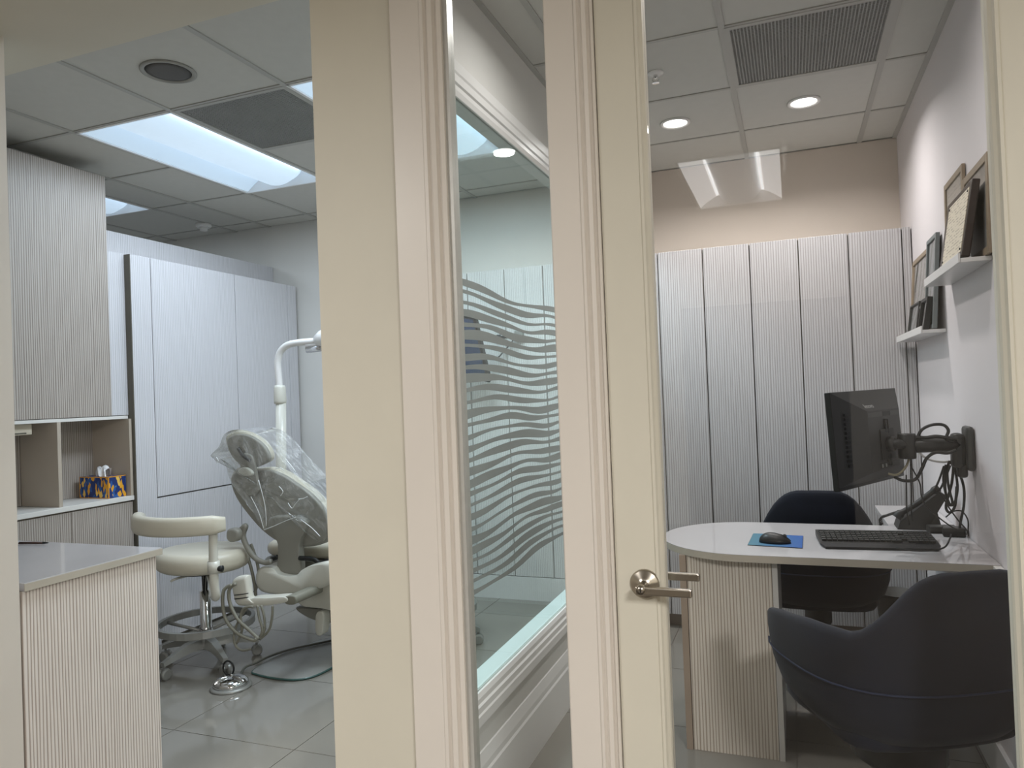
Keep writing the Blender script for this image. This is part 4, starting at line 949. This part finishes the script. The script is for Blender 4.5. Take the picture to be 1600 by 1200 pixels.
# ---- tub chairs
def make_chair(label, pos, rz, ZB, drum, arm):
    t = thing('tub_chair', label, 'chair', pos, rz, 'navy tub chairs')
    SX, SY = .315, .305
    # direction angle 0 = back (-y), +-PI = front (+y)
    def topz(f):
        a = abs(f)
        K = [(0, .884), (.28, .882), (.43, .858), (.53, .822), (.63, .783), (.75, .742), (.85, .724), (1.0, .726), (1.3, .724), (1.57, .712), (1.9, .70), (2.15, .68), (2.26, .65), (2.36, .58)]
        for (a0, z0), (a1, z1) in zip(K, K[1:]):
            if a <= a1: s = (a-a0)/(a1-a0); return z0+(z1-z0)*s-arm*min(1, max(0, (a-.6)/.3))
        return K[-1][1]-arm
    def rad(f, fl):
        p = 2.7; d_ = ((abs(math.sin(f)))**p+(abs(math.cos(f)))**p)**(1/p)
        return Vector((SX*math.sin(f)/d_*fl, -SY*math.cos(f)/d_*fl, 0))
    FM = 2.36; nf = 60; bm = bmesh.new(); cols = []
    low = [(.30, 0), (.60, .008), (.80, .035), (.915, .075), (.972, .13)]
    for i in range(nf+1):
        f = -FM+2*FM*i/nf; tz = topz(f); zb = ZB+.04*max(0, (abs(f)-1.4)/.96)**1.5
        z0 = zb+.13; H = tz-z0; back = max(0, math.cos(f))**3
        ps = [(q, zb+h) for q, h in low]+[(.985, z0+.22*H), (1.0+.03*back, z0+.6*H), (1.0+.07*back, z0+.90*H), (.985+.075*back, z0+.97*H), (.955+.075*back, z0+H),
              (.91+.075*back, z0+.985*H), (.875+.07*back, z0+.92*H), (.855+.03*back, z0+.6*H), (.84, z0+.15*H), (.80, z0-.02)]
        if abs(f) > 2.2:
            k_ = (abs(f)-2.2)/.16; mid = .90
            ps = [(q if j < 5 else mid+(q-mid)*(1-.45*k_*k_), z) for j, (q, z) in enumerate(ps)]
        cols.append([bm.verts.new(rad(f, q)+Vector((0, 0, z))) for q, z in ps])
    for A, B in zip(cols, cols[1:]):
        for k_ in range(len(A)-1): bm.faces.new((A[k_], B[k_], B[k_+1], A[k_+1]))
    bm.faces.new(cols[0]); bm.faces.new(cols[-1][::-1])
    new('shell', bm, M_navy, t, True)
    seat = catmull([(-.225, -.20, ZB+.075), (0, -.225, ZB+.075), (.225, -.20, ZB+.075), (.245, .05, ZB+.075), (.225, .22, ZB+.075), (.10, .262, ZB+.075), (-.10, .262, ZB+.075), (-.225, .22, ZB+.075), (-.245, .05, ZB+.075)], 5, True)
    new('seat_cushion', pillow(bmesh.new(), seat, (0, 0, 1), .09, .04, 5), M_navy, t, True)
    bott = catmull([(-.20, -.20, ZB+.003), (.20, -.20, ZB+.003), (.235, 0, ZB+.003), (.215, .21, ZB+.003), (0, .25, ZB+.003), (-.215, .21, ZB+.003), (-.235, 0, ZB+.003)], 5, True)
    new('seat_pan', pillow(bmesh.new(), bott, (0, 0, 1), .08, .03, 4), M_navy, t, True)
    # piping seam
    tubeo('piping', [rad(f, .998+.012*max(0, math.cos(f)))+Vector((0, 0, ZB+.185)) for f in [-2.2+4.4*i/30 for i in range(31)]], .0028, mat('navy_piping', (26, 34, 58), .8), t, 6, False, 1)
    latheo('swivel_housing', [(0, ZB+.01), (drum, ZB+.01), (drum, ZB-.10), (drum*.8, ZB-.12), (0, ZB-.12)], M_black, t, seg=24)
    latheo('column', [(.035, ZB-.11), (.030, .15), (.05, .10), (0, .10)], M_black, t, seg=20)
    for k_ in range(5):
        a = 2*PI*k_/5+PI/2; d_ = Vector((math.cos(a), math.sin(a), 0)); s_ = Vector((-d_.y, d_.x, 0)); b_ = bmesh.new(); rr_ = []
        for f, zc_, hh, ww in ((.02, .115, .025, .03), (.14, .105, .02, .025), (.27, .08, .012, .018)):
            rr_.append([b_.verts.new(d_*f+s_*ww*x_+Vector((0, 0, zc_+hh*y_))) for x_, y_ in ((-1, -1), (1, -1), (.7, 1), (-.7, 1))])
        for A, B in zip(rr_, rr_[1:]):
            for j_ in range(4): b_.faces.new((A[j_], A[(j_+1) % 4], B[(j_+1) % 4], B[j_]))
        b_.faces.new(rr_[0]); b_.faces.new(rr_[-1][::-1]); lg = new('leg', b_, M_black, t)
        cst = bmesh.new(); c_ = d_*.255; lathe(cst, [(.006, .05), (.006, .075), (0, .075)], c_)
        for s in (-1, 1): lathe(cst, [(.02, 0), (.0275, .004), (.0275, .014), (.02, .018), (0, .018)], c_+s_*(s*.004)+Vector((0, 0, .0285)), s_*s, 16)
        new('caster', cst, M_black2, lg)
    return t
make_chair('navy tub chair just behind the door glass, nearest the viewer', (.240, 2.32, 0), math.radians(28), .40, .125, 0)
make_chair('navy tub chair on the far side of the desk, its back to the desk', (.075, 3.76, 0), math.radians(1), .325, .06, .07)
